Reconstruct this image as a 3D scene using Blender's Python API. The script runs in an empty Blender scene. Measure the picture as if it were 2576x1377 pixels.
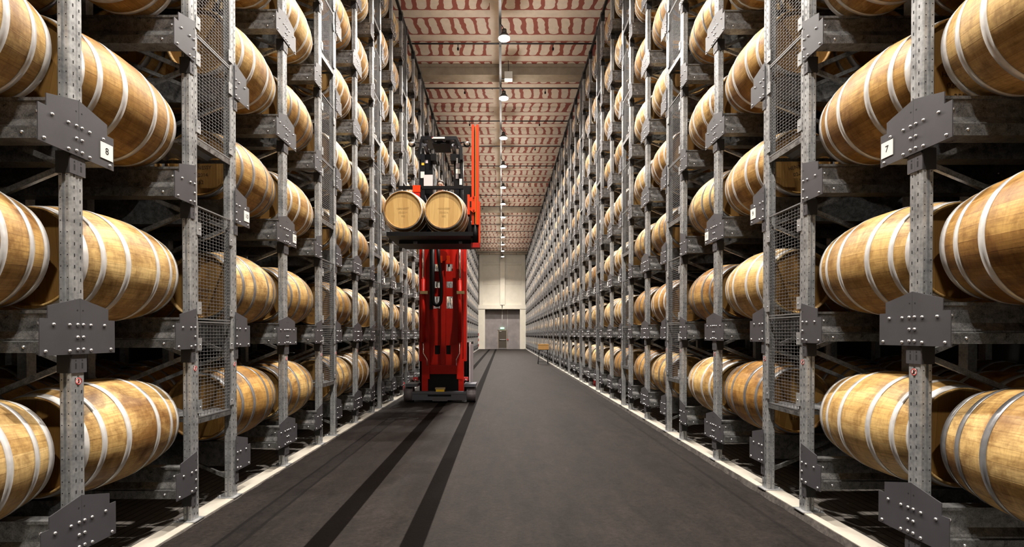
import bpy, math, random
from mathutils import Vector, Matrix
import numpy as np
random.seed(7)
PI = math.pi
SC = bpy.context.scene
COL = SC.collection

# ------------------------------------------------------------------ camera, world, exposure
FPX = 1280.0
EYE = 1.585
cam_d = bpy.data.cameras.new('camera')
cam = bpy.data.objects.new('camera', cam_d)
COL.objects.link(cam)
cam_d.sensor_fit = 'HORIZONTAL'
cam_d.sensor_width = 36.0
cam_d.lens = 36.0 * FPX / 2576.0
PITCH = 0.0082
cam_d.shift_x = 25.0 / 2576.0
cam_d.shift_y = (843.5 + FPX * math.tan(PITCH) - 688.5) / 2576.0
cam_d.clip_start = 0.05
cam_d.clip_end = 300
cam.location = (0, 0, EYE)
cam.rotation_euler = (PI / 2 - PITCH, 0, 0)
SC.camera = cam
SC.cycles.diffuse_bounces = 1
SC.cycles.glossy_bounces = 2
SC.cycles.max_bounces = 4
SC.cycles.caustics_reflective = False
SC.cycles.caustics_refractive = False
SC.view_settings.view_transform = 'Standard'
SC.view_settings.look = 'None'
SC.view_settings.gamma = 1.0
SC.view_settings.use_curve_mapping = False
SC.view_settings.exposure = 0.14
w = bpy.data.worlds.new('hall_air')
SC.world = w
w.use_nodes = True
w.node_tree.nodes['Background'].inputs[0].default_value = (1.0, 0.93, 0.85, 1)
w.node_tree.nodes['Background'].inputs[1].default_value = 0.01
LAMP_Y = [14.3 + 3.6 * k for k in range(-5, 12)]
LAMP_Z = 9.87
LAMP_X = 0.06
LAMP_W = 440.0
GLOW_W = 62.0
LAMP_SPREAD = 2.35


def P(x, y, Z):
    """metres (X, z) of something seen at photo point x, y when it stands Z metres down the aisle"""
    return (x - 1263.0) * Z / FPX, EYE - (y - 843.5) * Z / FPX


# ------------------------------------------------------------------ materials
def new_mat(name):
    m = bpy.data.materials.new(name)
    m.use_nodes = True
    nt = m.node_tree
    b = nt.nodes['Principled BSDF']
    return m, nt, b


def N(nt, t, **kw):
    n = nt.nodes.new(t)
    for k, v in kw.items():
        setattr(n, k, v)
    return n


def mth(nt, op, a, b=None, c=None):
    n = nt.nodes.new('ShaderNodeMath')
    n.operation = op
    for i, v in enumerate((a, b, c)):
        if v is None:
            continue
        if isinstance(v, (int, float)):
            n.inputs[i].default_value = v
        else:
            nt.links.new(v, n.inputs[i])
    return n.outputs[0]


def ramp(nt, fac, stops, interp='LINEAR'):
    r = nt.nodes.new('ShaderNodeValToRGB')
    r.color_ramp.interpolation = interp
    els = r.color_ramp.elements
    while len(els) < len(stops):
        els.new(0.5)
    for e, (p, c) in zip(els, stops):
        e.position = p
        e.color = (c[0], c[1], c[2], 1)
    nt.links.new(fac, r.inputs[0])
    return r.outputs[0]


def mix(nt, fac, a, b, mode='MIX'):
    n = nt.nodes.new('ShaderNodeMix')
    n.data_type = 'RGBA'
    n.blend_type = mode
    for sock, v in ((n.inputs[0], fac), (n.inputs[6], a), (n.inputs[7], b)):
        if isinstance(v, (int, float)):
            sock.default_value = v
        elif isinstance(v, tuple):
            sock.default_value = (v[0], v[1], v[2], 1)
        else:
            nt.links.new(v, sock)
    return n.outputs[2]


def noise(nt, vec, scale, detail=3.0, rough=0.6, dist=0.0):
    n = nt.nodes.new('ShaderNodeTexNoise')
    n.inputs['Scale'].default_value = scale
    n.inputs['Detail'].default_value = detail
    n.inputs['Roughness'].default_value = rough
    n.inputs['Distortion'].default_value = dist
    if vec is not None:
        nt.links.new(vec, n.inputs['Vector'])
    return n.outputs[0]


def white(nt, v, w=None):
    n = nt.nodes.new('ShaderNodeTexWhiteNoise')
    n.noise_dimensions = '1D'
    nt.links.new(v, n.inputs['W'])
    return n.outputs[0]


def comb(nt, x, y, z):
    n = nt.nodes.new('ShaderNodeCombineXYZ')
    for i, v in enumerate((x, y, z)):
        if isinstance(v, (int, float)):
            n.inputs[i].default_value = v
        else:
            nt.links.new(v, n.inputs[i])
    return n.outputs[0]


def uvxy(nt):
    t = N(nt, 'ShaderNodeTexCoord')
    s = N(nt, 'ShaderNodeSeparateXYZ')
    nt.links.new(t.outputs['UV'], s.inputs[0])
    return s.outputs[0], s.outputs[1]


def bump(nt, b, h, strength, dist):
    n = N(nt, 'ShaderNodeBump')
    n.inputs['Strength'].default_value = strength
    n.inputs['Distance'].default_value = dist
    nt.links.new(h, n.inputs['Height'])
    nt.links.new(n.outputs[0], b.inputs['Normal'])


def plain(name, col, rough=0.5, metal=0.0, var=0.0, scale=8.0, spec=None):
    m, nt, b = new_mat(name)
    b.inputs['Roughness'].default_value = rough
    b.inputs['Metallic'].default_value = metal
    if spec is not None:
        b.inputs['Specular IOR Level'].default_value = spec
    if var > 0:
        t = N(nt, 'ShaderNodeTexCoord')
        f = noise(nt, t.outputs['Object'], scale, 4, 0.65)
        lo = tuple(c * (1 - var) for c in col)
        hi = tuple(min(1, c * (1 + var)) for c in col)
        nt.links.new(ramp(nt, f, [(0.3, lo), (0.7, hi)]), b.inputs['Base Color'])
    else:
        b.inputs['Base Color'].default_value = (col[0], col[1], col[2], 1)
    return m


def mat_staves():
    m, nt, b = new_mat('oak_staves')
    u, v = uvxy(nt)
    inf = N(nt, 'ShaderNodeObjectInfo')
    rnd = mth(nt, 'ADD', mth(nt, 'MULTIPLY', inf.outputs['Random'], 911.0), mth(nt, 'FLOOR', u))
    tone = white(nt, rnd)
    tone2 = white(nt, mth(nt, 'ADD', rnd, 37.7))
    st = mth(nt, 'MULTIPLY', u, 29.0)
    sid = mth(nt, 'FLOOR', st)
    sv = white(nt, mth(nt, 'ADD', sid, mth(nt, 'MULTIPLY', rnd, 3.3)))
    off = mth(nt, 'MULTIPLY', tone2, 57.0)
    fine = noise(nt, comb(nt, mth(nt, 'ADD', mth(nt, 'MULTIPLY', u, 200.0), off), mth(nt, 'MULTIPLY', v, 5.0), off), 1.0, 5, 0.65)
    blot = noise(nt, comb(nt, mth(nt, 'ADD', mth(nt, 'MULTIPLY', u, 9.0), off), mth(nt, 'MULTIPLY', v, 3.2), off), 1.0, 6, 0.62, 0.6)
    cross = noise(nt, comb(nt, mth(nt, 'ADD', mth(nt, 'MULTIPLY', u, 26.0), off), mth(nt, 'MULTIPLY', v, 75.0), off), 1.0, 4, 0.6)
    pale = mix(nt, sv, (0.62, 0.405, 0.15), (0.80, 0.58, 0.27))
    warm = mix(nt, sv, (0.38, 0.20, 0.052), (0.58, 0.355, 0.115))
    base = mix(nt, ramp(nt, tone, [(0.25, (0, 0, 0)), (0.75, (1, 1, 1))]), warm, pale)
    stain = ramp(nt, blot, [(0.43, (0, 0, 0)), (0.62, (1, 1, 1))])
    stf = mth(nt, 'MULTIPLY', stain, mth(nt, 'ADD', 0.5, mth(nt, 'MULTIPLY', tone2, 0.45)))
    c = mix(nt, stf, base, (0.20, 0.085, 0.018))
    c = mix(nt, 0.75, c, ramp(nt, fine, [(0.3, (0.62, 0.55, 0.48)), (0.6, (1.08, 1.06, 1.0))]), 'MULTIPLY')
    c = mix(nt, 0.4, c, ramp(nt, cross, [(0.30, (0.62, 0.56, 0.5)), (0.55, (1.05, 1.04, 1.0))]), 'MULTIPLY')
    fr = mth(nt, 'FRACT', st)
    edge = mth(nt, 'MINIMUM', fr, mth(nt, 'SUBTRACT', 1.0, fr))
    seam = ramp(nt, edge, [(0.0, (0.66, 0.58, 0.5)), (0.03, (1, 1, 1))])
    c = mix(nt, 1.0, c, seam, 'MULTIPLY')
    grime = noise(nt, comb(nt, mth(nt, 'ADD', mth(nt, 'MULTIPLY', u, 16.0), mth(nt, 'MULTIPLY', off, 1.7)), mth(nt, 'MULTIPLY', v, 9.0), 5.0), 1.0, 6, 0.72, 0.3)
    c = mix(nt, 0.85, c, ramp(nt, grime, [(0.32, (0.55, 0.47, 0.40)), (0.52, (1, 1, 1))]), 'MULTIPLY')
    nt.links.new(c, b.inputs['Base Color'])
    b.inputs['Roughness'].default_value = 0.5
    b.inputs['Specular IOR Level'].default_value = 0.35
    bump(nt, b, mth(nt, 'ADD', mth(nt, 'MULTIPLY', seam, 0.5), mth(nt, 'MULTIPLY', fine, 0.4)), 0.35, 0.004)
    return m


def mat_head(name, k):
    m, nt, b = new_mat(name)
    u, v = uvxy(nt)
    inf = N(nt, 'ShaderNodeObjectInfo')
    rnd = mth(nt, 'ADD', mth(nt, 'MULTIPLY', inf.outputs['Random'], 517.0), mth(nt, 'FLOOR', u))
    fu = mth(nt, 'FRACT', u)
    pk = mth(nt, 'MULTIPLY', fu, 12.0)
    sv = white(nt, mth(nt, 'ADD', mth(nt, 'FLOOR', pk), mth(nt, 'MULTIPLY', rnd, 5.1)))
    off = mth(nt, 'MULTIPLY', white(nt, rnd), 40.0)
    fine = noise(nt, comb(nt, mth(nt, 'ADD', mth(nt, 'MULTIPLY', fu, 130.0), off), mth(nt, 'MULTIPLY', v, 5.0), off), 1.0, 4, 0.6)
    c = mix(nt, sv, (0.46 * k, 0.27 * k ** 1.2, 0.080 * k ** 1.5), (0.60 * k, 0.39 * k ** 1.2, 0.135 * k ** 1.5))
    c = mix(nt, 0.6, c, ramp(nt, fine, [(0.3, (0.75, 0.68, 0.6)), (0.65, (1.05, 1.04, 1.0))]), 'MULTIPLY')
    fr = mth(nt, 'FRACT', pk)
    edge = mth(nt, 'MINIMUM', fr, mth(nt, 'SUBTRACT', 1.0, fr))
    c = mix(nt, 1.0, c, ramp(nt, edge, [(0.0, (0.6, 0.52, 0.44)), (0.03, (1, 1, 1))]), 'MULTIPLY')
    nt.links.new(c, b.inputs['Base Color'])
    b.inputs['Roughness'].default_value = 0.5
    return m


def mat_galv(name, lo, hi, metal=0.45, rough=0.42, scale=26.0):
    m, nt, b = new_mat(name)
    t = N(nt, 'ShaderNodeTexCoord')
    vo = N(nt, 'ShaderNodeTexVoronoi')
    vo.inputs['Scale'].default_value = scale * 2.2
    nt.links.new(t.outputs['Object'], vo.inputs['Vector'])
    big = noise(nt, t.outputs['Object'], scale * 0.35, 6, 0.7, 0.4)
    f = mth(nt, 'ADD', mth(nt, 'MULTIPLY', vo.outputs['Distance'], 0.25), big)
    nt.links.new(ramp(nt, f, [(0.42, lo), (0.78, hi)]), b.inputs['Base Color'])
    b.inputs['Metallic'].default_value = metal
    nt.links.new(ramp(nt, big, [(0.3, (rough - .08,) * 3), (0.7, (rough + .12,) * 3)]), b.inputs['Roughness'])
    return m


def mat_floor():
    m, nt, b = new_mat('dark_asphalt')
    g = N(nt, 'ShaderNodeNewGeometry')
    s = N(nt, 'ShaderNodeSeparateXYZ')
    nt.links.new(g.outputs['Position'], s.inputs[0])
    x, y = s.outputs[0], s.outputs[1]
    pos = g.outputs['Position']
    fine = noise(nt, pos, 34.0, 6, 0.75)
    big = noise(nt, comb(nt, mth(nt, 'MULTIPLY', x, 1.3), mth(nt, 'MULTIPLY', y, 0.25), 0.0), 1.6, 5, 0.6)
    streak = noise(nt, comb(nt, mth(nt, 'MULTIPLY', x, 22.0), mth(nt, 'MULTIPLY', y, 0.7), 0.0), 1.0, 4, 0.6)
    c = ramp(nt, fine, [(0.3, (0.0065, 0.0046, 0.0041)), (0.72, (0.026, 0.0205, 0.0185))])
    c = mix(nt, 0.9, c, ramp(nt, big, [(0.3, (0.62, 0.60, 0.59)), (0.7, (1.25, 1.23, 1.21))]), 'MULTIPLY')
    mott = noise(nt, comb(nt, mth(nt, 'MULTIPLY', x, 7.0), mth(nt, 'MULTIPLY', y, 3.0), 2.0), 1.0, 6, 0.7, 0.5)
    c = mix(nt, 0.9, c, ramp(nt, mott, [(0.32, (0.6, 0.6, 0.6)), (0.66, (1.25, 1.25, 1.25))]), 'MULTIPLY')
    c = mix(nt, 0.5, c, ramp(nt, streak, [(0.3, (0.75, 0.75, 0.75)), (0.7, (1.15, 1.15, 1.15))]), 'MULTIPLY')

    def band(cx, hw, soft, wob=0.0):
        d = mth(nt, 'ABSOLUTE', mth(nt, 'SUBTRACT', mth(nt, 'ADD', x, mth(nt, 'MULTIPLY', mth(nt, 'SUBTRACT', streak_y, 0.5), wob)), cx))
        return ramp(nt, mth(nt, 'DIVIDE', d, hw), [(max(0.0, 1 - soft) * 0.5, (1, 1, 1)), (0.5 + soft * 0.0 + 0.02, (0, 0, 0))]) if False else mth(nt, 'SUBTRACT', 1.0, mth(nt, 'SMOOTH_MIN', 1.0, mth(nt, 'MAXIMUM', 0.0, mth(nt, 'DIVIDE', mth(nt, 'SUBTRACT', d, hw), soft)), 0.02))
    streak_y = noise(nt, comb(nt, 3.0, mth(nt, 'MULTIPLY', y, 1.4), 0.0), 1.0, 3, 0.5)
    dark = (0.0022, 0.0014, 0.0012)
    c = mix(nt, mth(nt, 'MULTIPLY', band(-0.685, 0.085, 0.012), 0.92), c, dark)
    c = mix(nt, mth(nt, 'MULTIPLY', band(-1.40, 0.09, 0.012), 0.92), c, dark)
    lane = mth(nt, 'MAXIMUM', band(-0.685, 0.085, 0.012), band(-1.40, 0.09, 0.012))
    nt.links.new(mth(nt, 'SUBTRACT', 0.12, mth(nt, 'MULTIPLY', lane, 0.10)), b.inputs['Specular IOR Level'])
    rub = mth(nt, 'MULTIPLY', band(-2.10, 0.075, 0.02, 0.05), ramp(nt, noise(nt, pos, 9.0, 4, 0.7), [(0.3, (0.35,) * 3), (0.7, (1,) * 3)]))
    c = mix(nt, mth(nt, 'MULTIPLY', rub, 0.7), c, dark)
    c = mix(nt, mth(nt, 'MULTIPLY', band(-2.19, 0.012, 0.008, 0.05), 0.9), c, dark)
    c = mix(nt, mth(nt, 'MULTIPLY', band(-2.01, 0.012, 0.008, 0.05), 0.8), c, dark)
    c = mix(nt, mth(nt, 'MULTIPLY', band(2.33, 0.012, 0.02, 0.03), 0.5), c, dark)
    nt.links.new(c, b.inputs['Base Color'])
    b.inputs['Roughness'].default_value = 0.66
    b.inputs['Specular IOR Level'].default_value = 0.12
    bump(nt, b, mth(nt, 'ADD', fine, big), 0.6, 0.006)
    return m


def mat_rack_floor():
    m, nt, b = new_mat('ribbed_slab')
    g = N(nt, 'ShaderNodeNewGeometry')
    s = N(nt, 'ShaderNodeSeparateXYZ')
    nt.links.new(g.outputs['Position'], s.inputs[0])
    fr = mth(nt, 'FRACT', mth(nt, 'DIVIDE', s.outputs[0], 0.085))
    line = ramp(nt, fr, [(0.0, (0.15,) * 3), (0.10, (0.15,) * 3), (0.16, (1,) * 3), (1.0, (1,) * 3)])
    c = ramp(nt, noise(nt, g.outputs['Position'], 7.0, 4, 0.6), [(0.3, (0.15, 0.135, 0.12)), (0.7, (0.24, 0.22, 0.20))])
    nt.links.new(mix(nt, 1.0, c, line, 'MULTIPLY'), b.inputs['Base Color'])
    b.inputs['Roughness'].default_value = 0.8
    return m


def mat_ceiling():
    m, nt, b = new_mat('red_and_cream_ceiling')
    t = N(nt, 'ShaderNodeTexCoord')
    s = N(nt, 'ShaderNodeSeparateXYZ')
    nt.links.new(t.outputs['Object'], s.inputs[0])
    x0, y0 = s.outputs[0], s.outputs[1]
    wob = noise(nt, t.outputs['Object'], 2.2, 2, 0.5)
    wob2 = noise(nt, comb(nt, y0, x0, 4.0), 4.0, 3, 0.6)
    x = mth(nt, 'ADD', x0, mth(nt, 'MULTIPLY', mth(nt, 'SUBTRACT', wob, 0.5), 0.22))
    y = mth(nt, 'ADD', y0, mth(nt, 'MULTIPLY', mth(nt, 'SUBTRACT', wob2, 0.5), 0.07))
    vr = mth(nt, 'DIVIDE', y, 1.2)
    row = mth(nt, 'FLOOR', vr)
    fv = mth(nt, 'FRACT', vr)
    inrow = mth(nt, 'LESS_THAN', fv, 0.72)
    cv = mth(nt, 'SUBTRACT', mth(nt, 'DIVIDE', fv, 0.72), 0.5)
    slant = mth(nt, 'MULTIPLY', mth(nt, 'SUBTRACT', white(nt, row), 0.5), 0.22)
    ux = mth(nt, 'ADD', mth(nt, 'DIVIDE', mth(nt, 'ADD', x, mth(nt, 'MULTIPLY', cv, slant)), 0.36), mth(nt, 'MULTIPLY', white(nt, mth(nt, 'ADD', row, 9.3)), 5.0))
    cell = mth(nt, 'FLOOR', ux)
    rc = white(nt, mth(nt, 'ADD', cell, mth(nt, 'MULTIPLY', row, 13.7)))
    hw = mth(nt, 'ADD', 0.27, mth(nt, 'MULTIPLY', rc, 0.15))
    a = mth(nt, 'POWER', mth(nt, 'DIVIDE', mth(nt, 'ABSOLUTE', mth(nt, 'SUBTRACT', mth(nt, 'FRACT', ux), 0.5)), hw), 3.2)
    c_ = mth(nt, 'POWER', mth(nt, 'DIVIDE', mth(nt, 'ABSOLUTE', cv), 0.455), 6.0)
    blob = mth(nt, 'LESS_THAN', mth(nt, 'ADD', a, c_), 1.0)
    strip = mth(nt, 'LESS_THAN', mth(nt, 'ABSOLUTE', mth(nt, 'ADD', x0, 0.2)), 0.15)
    red = mth(nt, 'MULTIPLY', inrow, mth(nt, 'MULTIPLY', mth(nt, 'SUBTRACT', 1.0, blob), mth(nt, 'SUBTRACT', 1.0, strip)))
    cream = ramp(nt, noise(nt, t.outputs['Object'], 5.0, 3, 0.6), [(0.3, (0.72, 0.62, 0.53)), (0.7, (0.82, 0.72, 0.62))])
    nt.links.new(mix(nt, red, cream, (0.34, 0.095, 0.07)), b.inputs['Base Color'])
    b.inputs['Roughness'].default_value = 0.85
    return m


def mat_emit(name, col, strength):
    m, nt, b = new_mat(name)
    b.inputs['Base Color'].default_value = (0.8, 0.8, 0.8, 1)
    b.inputs['Emission Color'].default_value = (col[0], col[1], col[2], 1)
    b.inputs['Emission Strength'].default_value = strength
    return m


M = {
    'staves': mat_staves(), 'head': mat_head('shaded_oak_head', 0.48), 'head_lit': mat_head('lit_oak_head', 1.05),  # same oak twice: rack heads have their shade in the colour, forklift heads lit
    'hoop': mat_galv('galvanised_hoop', (0.60, 0.58, 0.57), (0.84, 0.82, 0.80), 0.25, 0.40, 9.0),
    'hoop_dark': mat_galv('worn_steel_hoop', (0.20, 0.20, 0.21), (0.36, 0.36, 0.37), 0.55, 0.36, 9.0),
    'post': mat_galv('galvanised_post', (0.24, 0.25, 0.262), (0.47, 0.475, 0.48), 0.5, 0.38, 22.0),
    'beam': mat_galv('galvanised_beam', (0.085, 0.087, 0.092), (0.34, 0.34, 0.335), 0.75, 0.34, 60.0),
    'plate': plain('grey_plate_paint', (0.078, 0.075, 0.083), 0.45, 0.2, 0.12, 3.0),
    'bolt': plain('zinc_bolt', (0.75, 0.75, 0.77), 0.25, 0.85),
    'hole': plain('painted_hole_shade', (0.006, 0.006, 0.007), 0.9),  # shade inside holes and slots, painted as dark patches on the solid steel
    'collar': plain('black_collar', (0.010, 0.010, 0.012), 0.6),
    'wire': plain('mesh_wire', (0.24, 0.24, 0.245), 0.45, 0.5),
    'kerb': plain('cream_concrete', (0.40, 0.365, 0.31), 0.8, 0, 0.12, 4.0),
    'rough_edge': plain('broken_asphalt_edge', (0.05, 0.042, 0.037), 0.9, 0, 0.6, 26.0),
    'floor': mat_floor(), 'slab': mat_rack_floor(), 'ceiling': mat_ceiling(),
    'girder': plain('concrete_girder', (0.36, 0.30, 0.23), 0.85, 0, 0.18, 2.5),
    'wall': plain('cream_wall', (0.86, 0.80, 0.68), 0.85, 0, 0.06, 1.2),
    'wall_dark': plain('side_wall', (0.10, 0.095, 0.09), 0.9, 0, 0.1, 1.0),
    'wall_grey': plain('grey_block_wall', (0.32, 0.285, 0.285), 0.85, 0, 0.2, 0.9),
    'door': plain('brown_door', (0.085, 0.068, 0.05), 0.5),
    'white': plain('white_card', (0.82, 0.80, 0.76), 0.6),
    'pink': plain('pink_card', (0.78, 0.66, 0.68), 0.6),
    'ink': plain('black_ink', (0.02, 0.017, 0.015), 0.8),
    'stencil': plain('stencil_ink', (0.055, 0.028, 0.012), 0.8),
    'faint': plain('faint_stencil', (0.40, 0.25, 0.085), 0.8),
    'sign_red': plain('sign_red', (0.62, 0.03, 0.03), 0.5),
    'red': plain('truck_red', (0.46, 0.009, 0.003), 0.45, 0, 0.12, 2.0, 0.22),
    'red_dark': plain('truck_dark_red', (0.30, 0.008, 0.004), 0.45, 0, 0, 8, 0.2),
    'orange': plain('lift_orange', (0.64, 0.040, 0.001), 0.5, 0, 0, 8, 0.2),
    'black': plain('truck_black', (0.0022, 0.0022, 0.003), 0.5, spec=0.15),
    'gloss': plain('gloss_black', (0.004, 0.004, 0.007), 0.3, spec=0.35),
    'gun': plain('bumper_grey', (0.10, 0.10, 0.12), 0.4, 0.4),
    'chrome': plain('chrome_rod', (0.82, 0.82, 0.84), 0.18, 0.9),
    'brass': plain('brass_clamp', (0.40, 0.30, 0.16), 0.4, 0.7),
    'rubber': plain('tyre_rubber', (0.13, 0.11, 0.115), 0.55, 0, 0.2, 12.0),
    'yellow': plain('warning_yellow', (0.8, 0.5, 0.02), 0.5),
    'grey_strip': plain('grey_strip', (0.30, 0.26, 0.27), 0.6),
    'skin': plain('skin', (0.86, 0.47, 0.34), 0.5),
    'hair': plain('brown_hair', (0.03, 0.017, 0.01), 0.6),
    'blue': plain('blue_cloth', (0.05, 0.10, 0.24), 0.8),
    'navy': plain('navy_cloth', (0.02, 0.025, 0.05), 0.85),
    'box': plain('brown_card', (0.42, 0.23, 0.07), 0.75, 0, 0.05, 4.0),
    'lens': mat_emit('lamp_lens', (1.0, 0.97, 0.92), 60.0),
    'exit': mat_emit('exit_green', (0.25, 0.9, 0.5), 1.5),
    'lampbody': plain('lamp_housing', (0.12, 0.12, 0.12), 0.4, 0.6),
    'pipe': plain('dark_pipe', (0.035, 0.033, 0.035), 0.5, 0.3),
}


# ------------------------------------------------------------------ mesh builder
class MB:
    def __init__(s):
        s.v, s.f, s.m, s.sm, s.uv = [], [], [], [], {}
        s.mats = []

    def mi(s, mat):
        if mat not in s.mats:
            s.mats.append(mat)
        return s.mats.index(mat)

    def face(s, idx, mat, smooth=False, uv=None):
        s.f.append(tuple(idx)); s.m.append(s.mi(mat)); s.sm.append(smooth)
        if uv:
            s.uv[len(s.f) - 1] = uv

    def poly(s, pts, mat, smooth=False):
        b = len(s.v)
        s.v += [tuple(p) for p in pts]
        s.face(range(b, b + len(pts)), mat, smooth)

    def hexa(s, c, mat):
        b = len(s.v)
        s.v += [tuple(p) for p in c]
        for q in ((0, 3, 2, 1), (4, 5, 6, 7), (0, 1, 5, 4), (1, 2, 6, 5), (2, 3, 7, 6), (3, 0, 4, 7)):
            s.face([b + i for i in q], mat)

    def box(s, x0, x1, y0, y1, z0, z1, mat):
        if x0 > x1: x0, x1 = x1, x0
        s.hexa([(x0, y0, z0), (x1, y0, z0), (x1, y1, z0), (x0, y1, z0), (x0, y0, z1), (x1, y0, z1), (x1, y1, z1), (x0, y1, z1)], mat)

    def prism(s, pts, axis, a, b_, mat, smooth=False):
        """2D outline pts extruded along axis: x -> pts are (y, z); y -> (x, z); z -> (x, y)"""
        def mk(p, t):
            return {'x': (t, p[0], p[1]), 'y': (p[0], t, p[1]), 'z': (p[0], p[1], t)}[axis]
        n = len(pts); b = len(s.v)
        s.v += [mk(p, a) for p in pts] + [mk(p, b_) for p in pts]
        s.face([b + i for i in range(n)][::-1], mat)
        s.face([b + n + i for i in range(n)], mat)
        for i in range(n):
            j = (i + 1) % n
            s.face((b + i, b + j, b + n + j, b + n + i), mat, smooth)

    def bar(s, p0, p1, w_, h_, mat, up=(0, 1, 0)):
        p0, p1 = Vector(p0), Vector(p1)
        d = (p1 - p0).normalized()
        u = Vector(up)
        a = d.cross(u).normalized() * (w_ / 2)
        c = a.cross(d).normalized() * (h_ / 2)
        s.hexa([p0 - a - c, p0 + a - c, p0 + a + c, p0 - a + c, p1 - a - c, p1 + a - c, p1 + a + c, p1 - a + c], mat)

    def cyl(s, p0, p1, r, mat, n=16, r1=None, smooth=True):
        p0, p1 = Vector(p0), Vector(p1)
        r1 = r if r1 is None else r1
        d = (p1 - p0).normalized()
        u = Vector((0, 0, 1)) if abs(d.z) < 0.9 else Vector((1, 0, 0))
        a = d.cross(u).normalized(); c = d.cross(a)
        b = len(s.v)
        for p, rr in ((p0, r), (p1, r1)):
            for i in range(n):
                t = 2 * PI * i / n
                s.v.append(tuple(p + (a * math.cos(t) + c * math.sin(t)) * rr))
        s.face([b + i for i in range(n)], mat)
        s.face([b + n + i for i in range(n)][::-1], mat)
        for i in range(n):
            j = (i + 1) % n
            s.face((b + i, b + n + i, b + n + j, b + j), mat, smooth)

    def tube(s, pts, r, mat, n=8):
        pts = [Vector(p) for p in pts]
        b = len(s.v)
        for k, p in enumerate(pts):
            d = (pts[min(k + 1, len(pts) - 1)] - pts[max(k - 1, 0)]).normalized()
            u = Vector((0, 1, 0)) if abs(d.y) < 0.9 else Vector((1, 0, 0))
            a = d.cross(u).normalized(); c = d.cross(a)
            for i in range(n):
                t = 2 * PI * i / n
                s.v.append(tuple(p + (a * math.cos(t) + c * math.sin(t)) * r))
        for k in range(len(pts) - 1):
            for i in range(n):
                j = (i + 1) % n
                s.face((b + k * n + i, b + (k + 1) * n + i, b + (k + 1) * n + j, b + k * n + j), mat, True)
        s.face([b + i for i in range(n)], mat)
        s.face([b + (len(pts) - 1) * n + i for i in range(n)][::-1], mat)

    def ball(s, c, rx, ry, rz, mat, n=12, m_=8):
        b = len(s.v)
        for k in range(1, m_):
            ph = PI * k / m_
            for i in range(n):
                t = 2 * PI * i / n
                s.v.append((c[0] + rx * math.sin(ph) * math.cos(t), c[1] + ry * math.sin(ph) * math.sin(t), c[2] + rz * math.cos(ph)))
        top = len(s.v); s.v.append((c[0], c[1], c[2] + rz)); s.v.append((c[0], c[1], c[2] - rz))
        for k in range(m_ - 2):
            for i in range(n):
                j = (i + 1) % n
                s.face((b + k * n + i, b + (k + 1) * n + i, b + (k + 1) * n + j, b + k * n + j), mat, True)
        for i in range(n):
            j = (i + 1) % n
            s.face((top, b + i, b + j), mat, True)
            s.face((top + 1, b + (m_ - 2) * n + j, b + (m_ - 2) * n + i), mat, True)

    def dome(s, c, nrm, r, h, mat, n=8):
        """a rounded bolt head standing on a face with normal nrm"""
        c, d = Vector(c), Vector(nrm).normalized()
        u = Vector((0, 0, 1)) if abs(d.z) < 0.9 else Vector((1, 0, 0))
        a = d.cross(u).normalized(); e = d.cross(a)
        b = len(s.v)
        prof = ((r, 0), (r * 0.95, h * 0.45), (r * 0.6, h * 0.88))
        for rr, hh in prof:
            for i in range(n):
                t = 2 * PI * i / n
                s.v.append(tuple(c + d * hh + (a * math.cos(t) + e * math.sin(t)) * rr))
        s.v.append(tuple(c + d * h))
        for k in range(2):
            for i in range(n):
                j = (i + 1) % n
                s.face((b + k * n + i, b + k * n + j, b + (k + 1) * n + j, b + (k + 1) * n + i), mat, True)
        for i in range(n):
            s.face((b + 2 * n + i, b + 2 * n + (i + 1) % n, b + 3 * n), mat, True)

    def mesh(s, name):
        me = bpy.data.meshes.new(name)
        me.from_pydata(s.v, [], s.f)
        for mt in s.mats:
            me.materials.append(M[mt])
        me.polygons.foreach_set('material_index', s.m)
        me.polygons.foreach_set('use_smooth', s.sm)
        if s.uv:
            lay = me.uv_layers.new(name='UVMap')
            arr = np.zeros(len(me.loops) * 2, dtype=np.float32)
            k = 0
            for fi, f in enumerate(s.f):
                q = s.uv.get(fi)
                if q:
                    for j, (a, c) in enumerate(q):
                        arr[2 * (k + j)] = a; arr[2 * (k + j) + 1] = c
                k += len(f)
            lay.data.foreach_set('uv', arr)
        me.update()
        return me

    def build(s, name, parent=None, loc=None):
        return link(name, s.mesh(name), parent, loc)


def link(name, me, parent=None, loc=None):
    o = bpy.data.objects.new(name, me)
    COL.objects.link(o)
    if parent is not None:
        o.parent = parent
    if loc is not None:
        o.location = loc
    return o


def tag(o, label, cat, group=None):
    o['label'] = label
    o['category'] = cat
    if group:
        o['group'] = group
    return o


def thing(name, label, cat, loc=(0, 0, 0), group=None):
    o = bpy.data.objects.new(name, None)
    COL.objects.link(o)
    o.empty_display_size = 0.1
    o.location = loc
    return tag(o, label, cat, group)


def struct(o):
    o['kind'] = 'structure'
    return o


def dup_tree(root, loc, rot_y=0.0):
    r = root.copy(); COL.objects.link(r); r.location = loc; r.rotation_euler = (0, rot_y, 0)
    for ch in list(root.children):
        c = ch.copy(); COL.objects.link(c); c.parent = r
        for g in list(ch.children):
            d = g.copy(); COL.objects.link(d); d.parent = c
    return r


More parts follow.
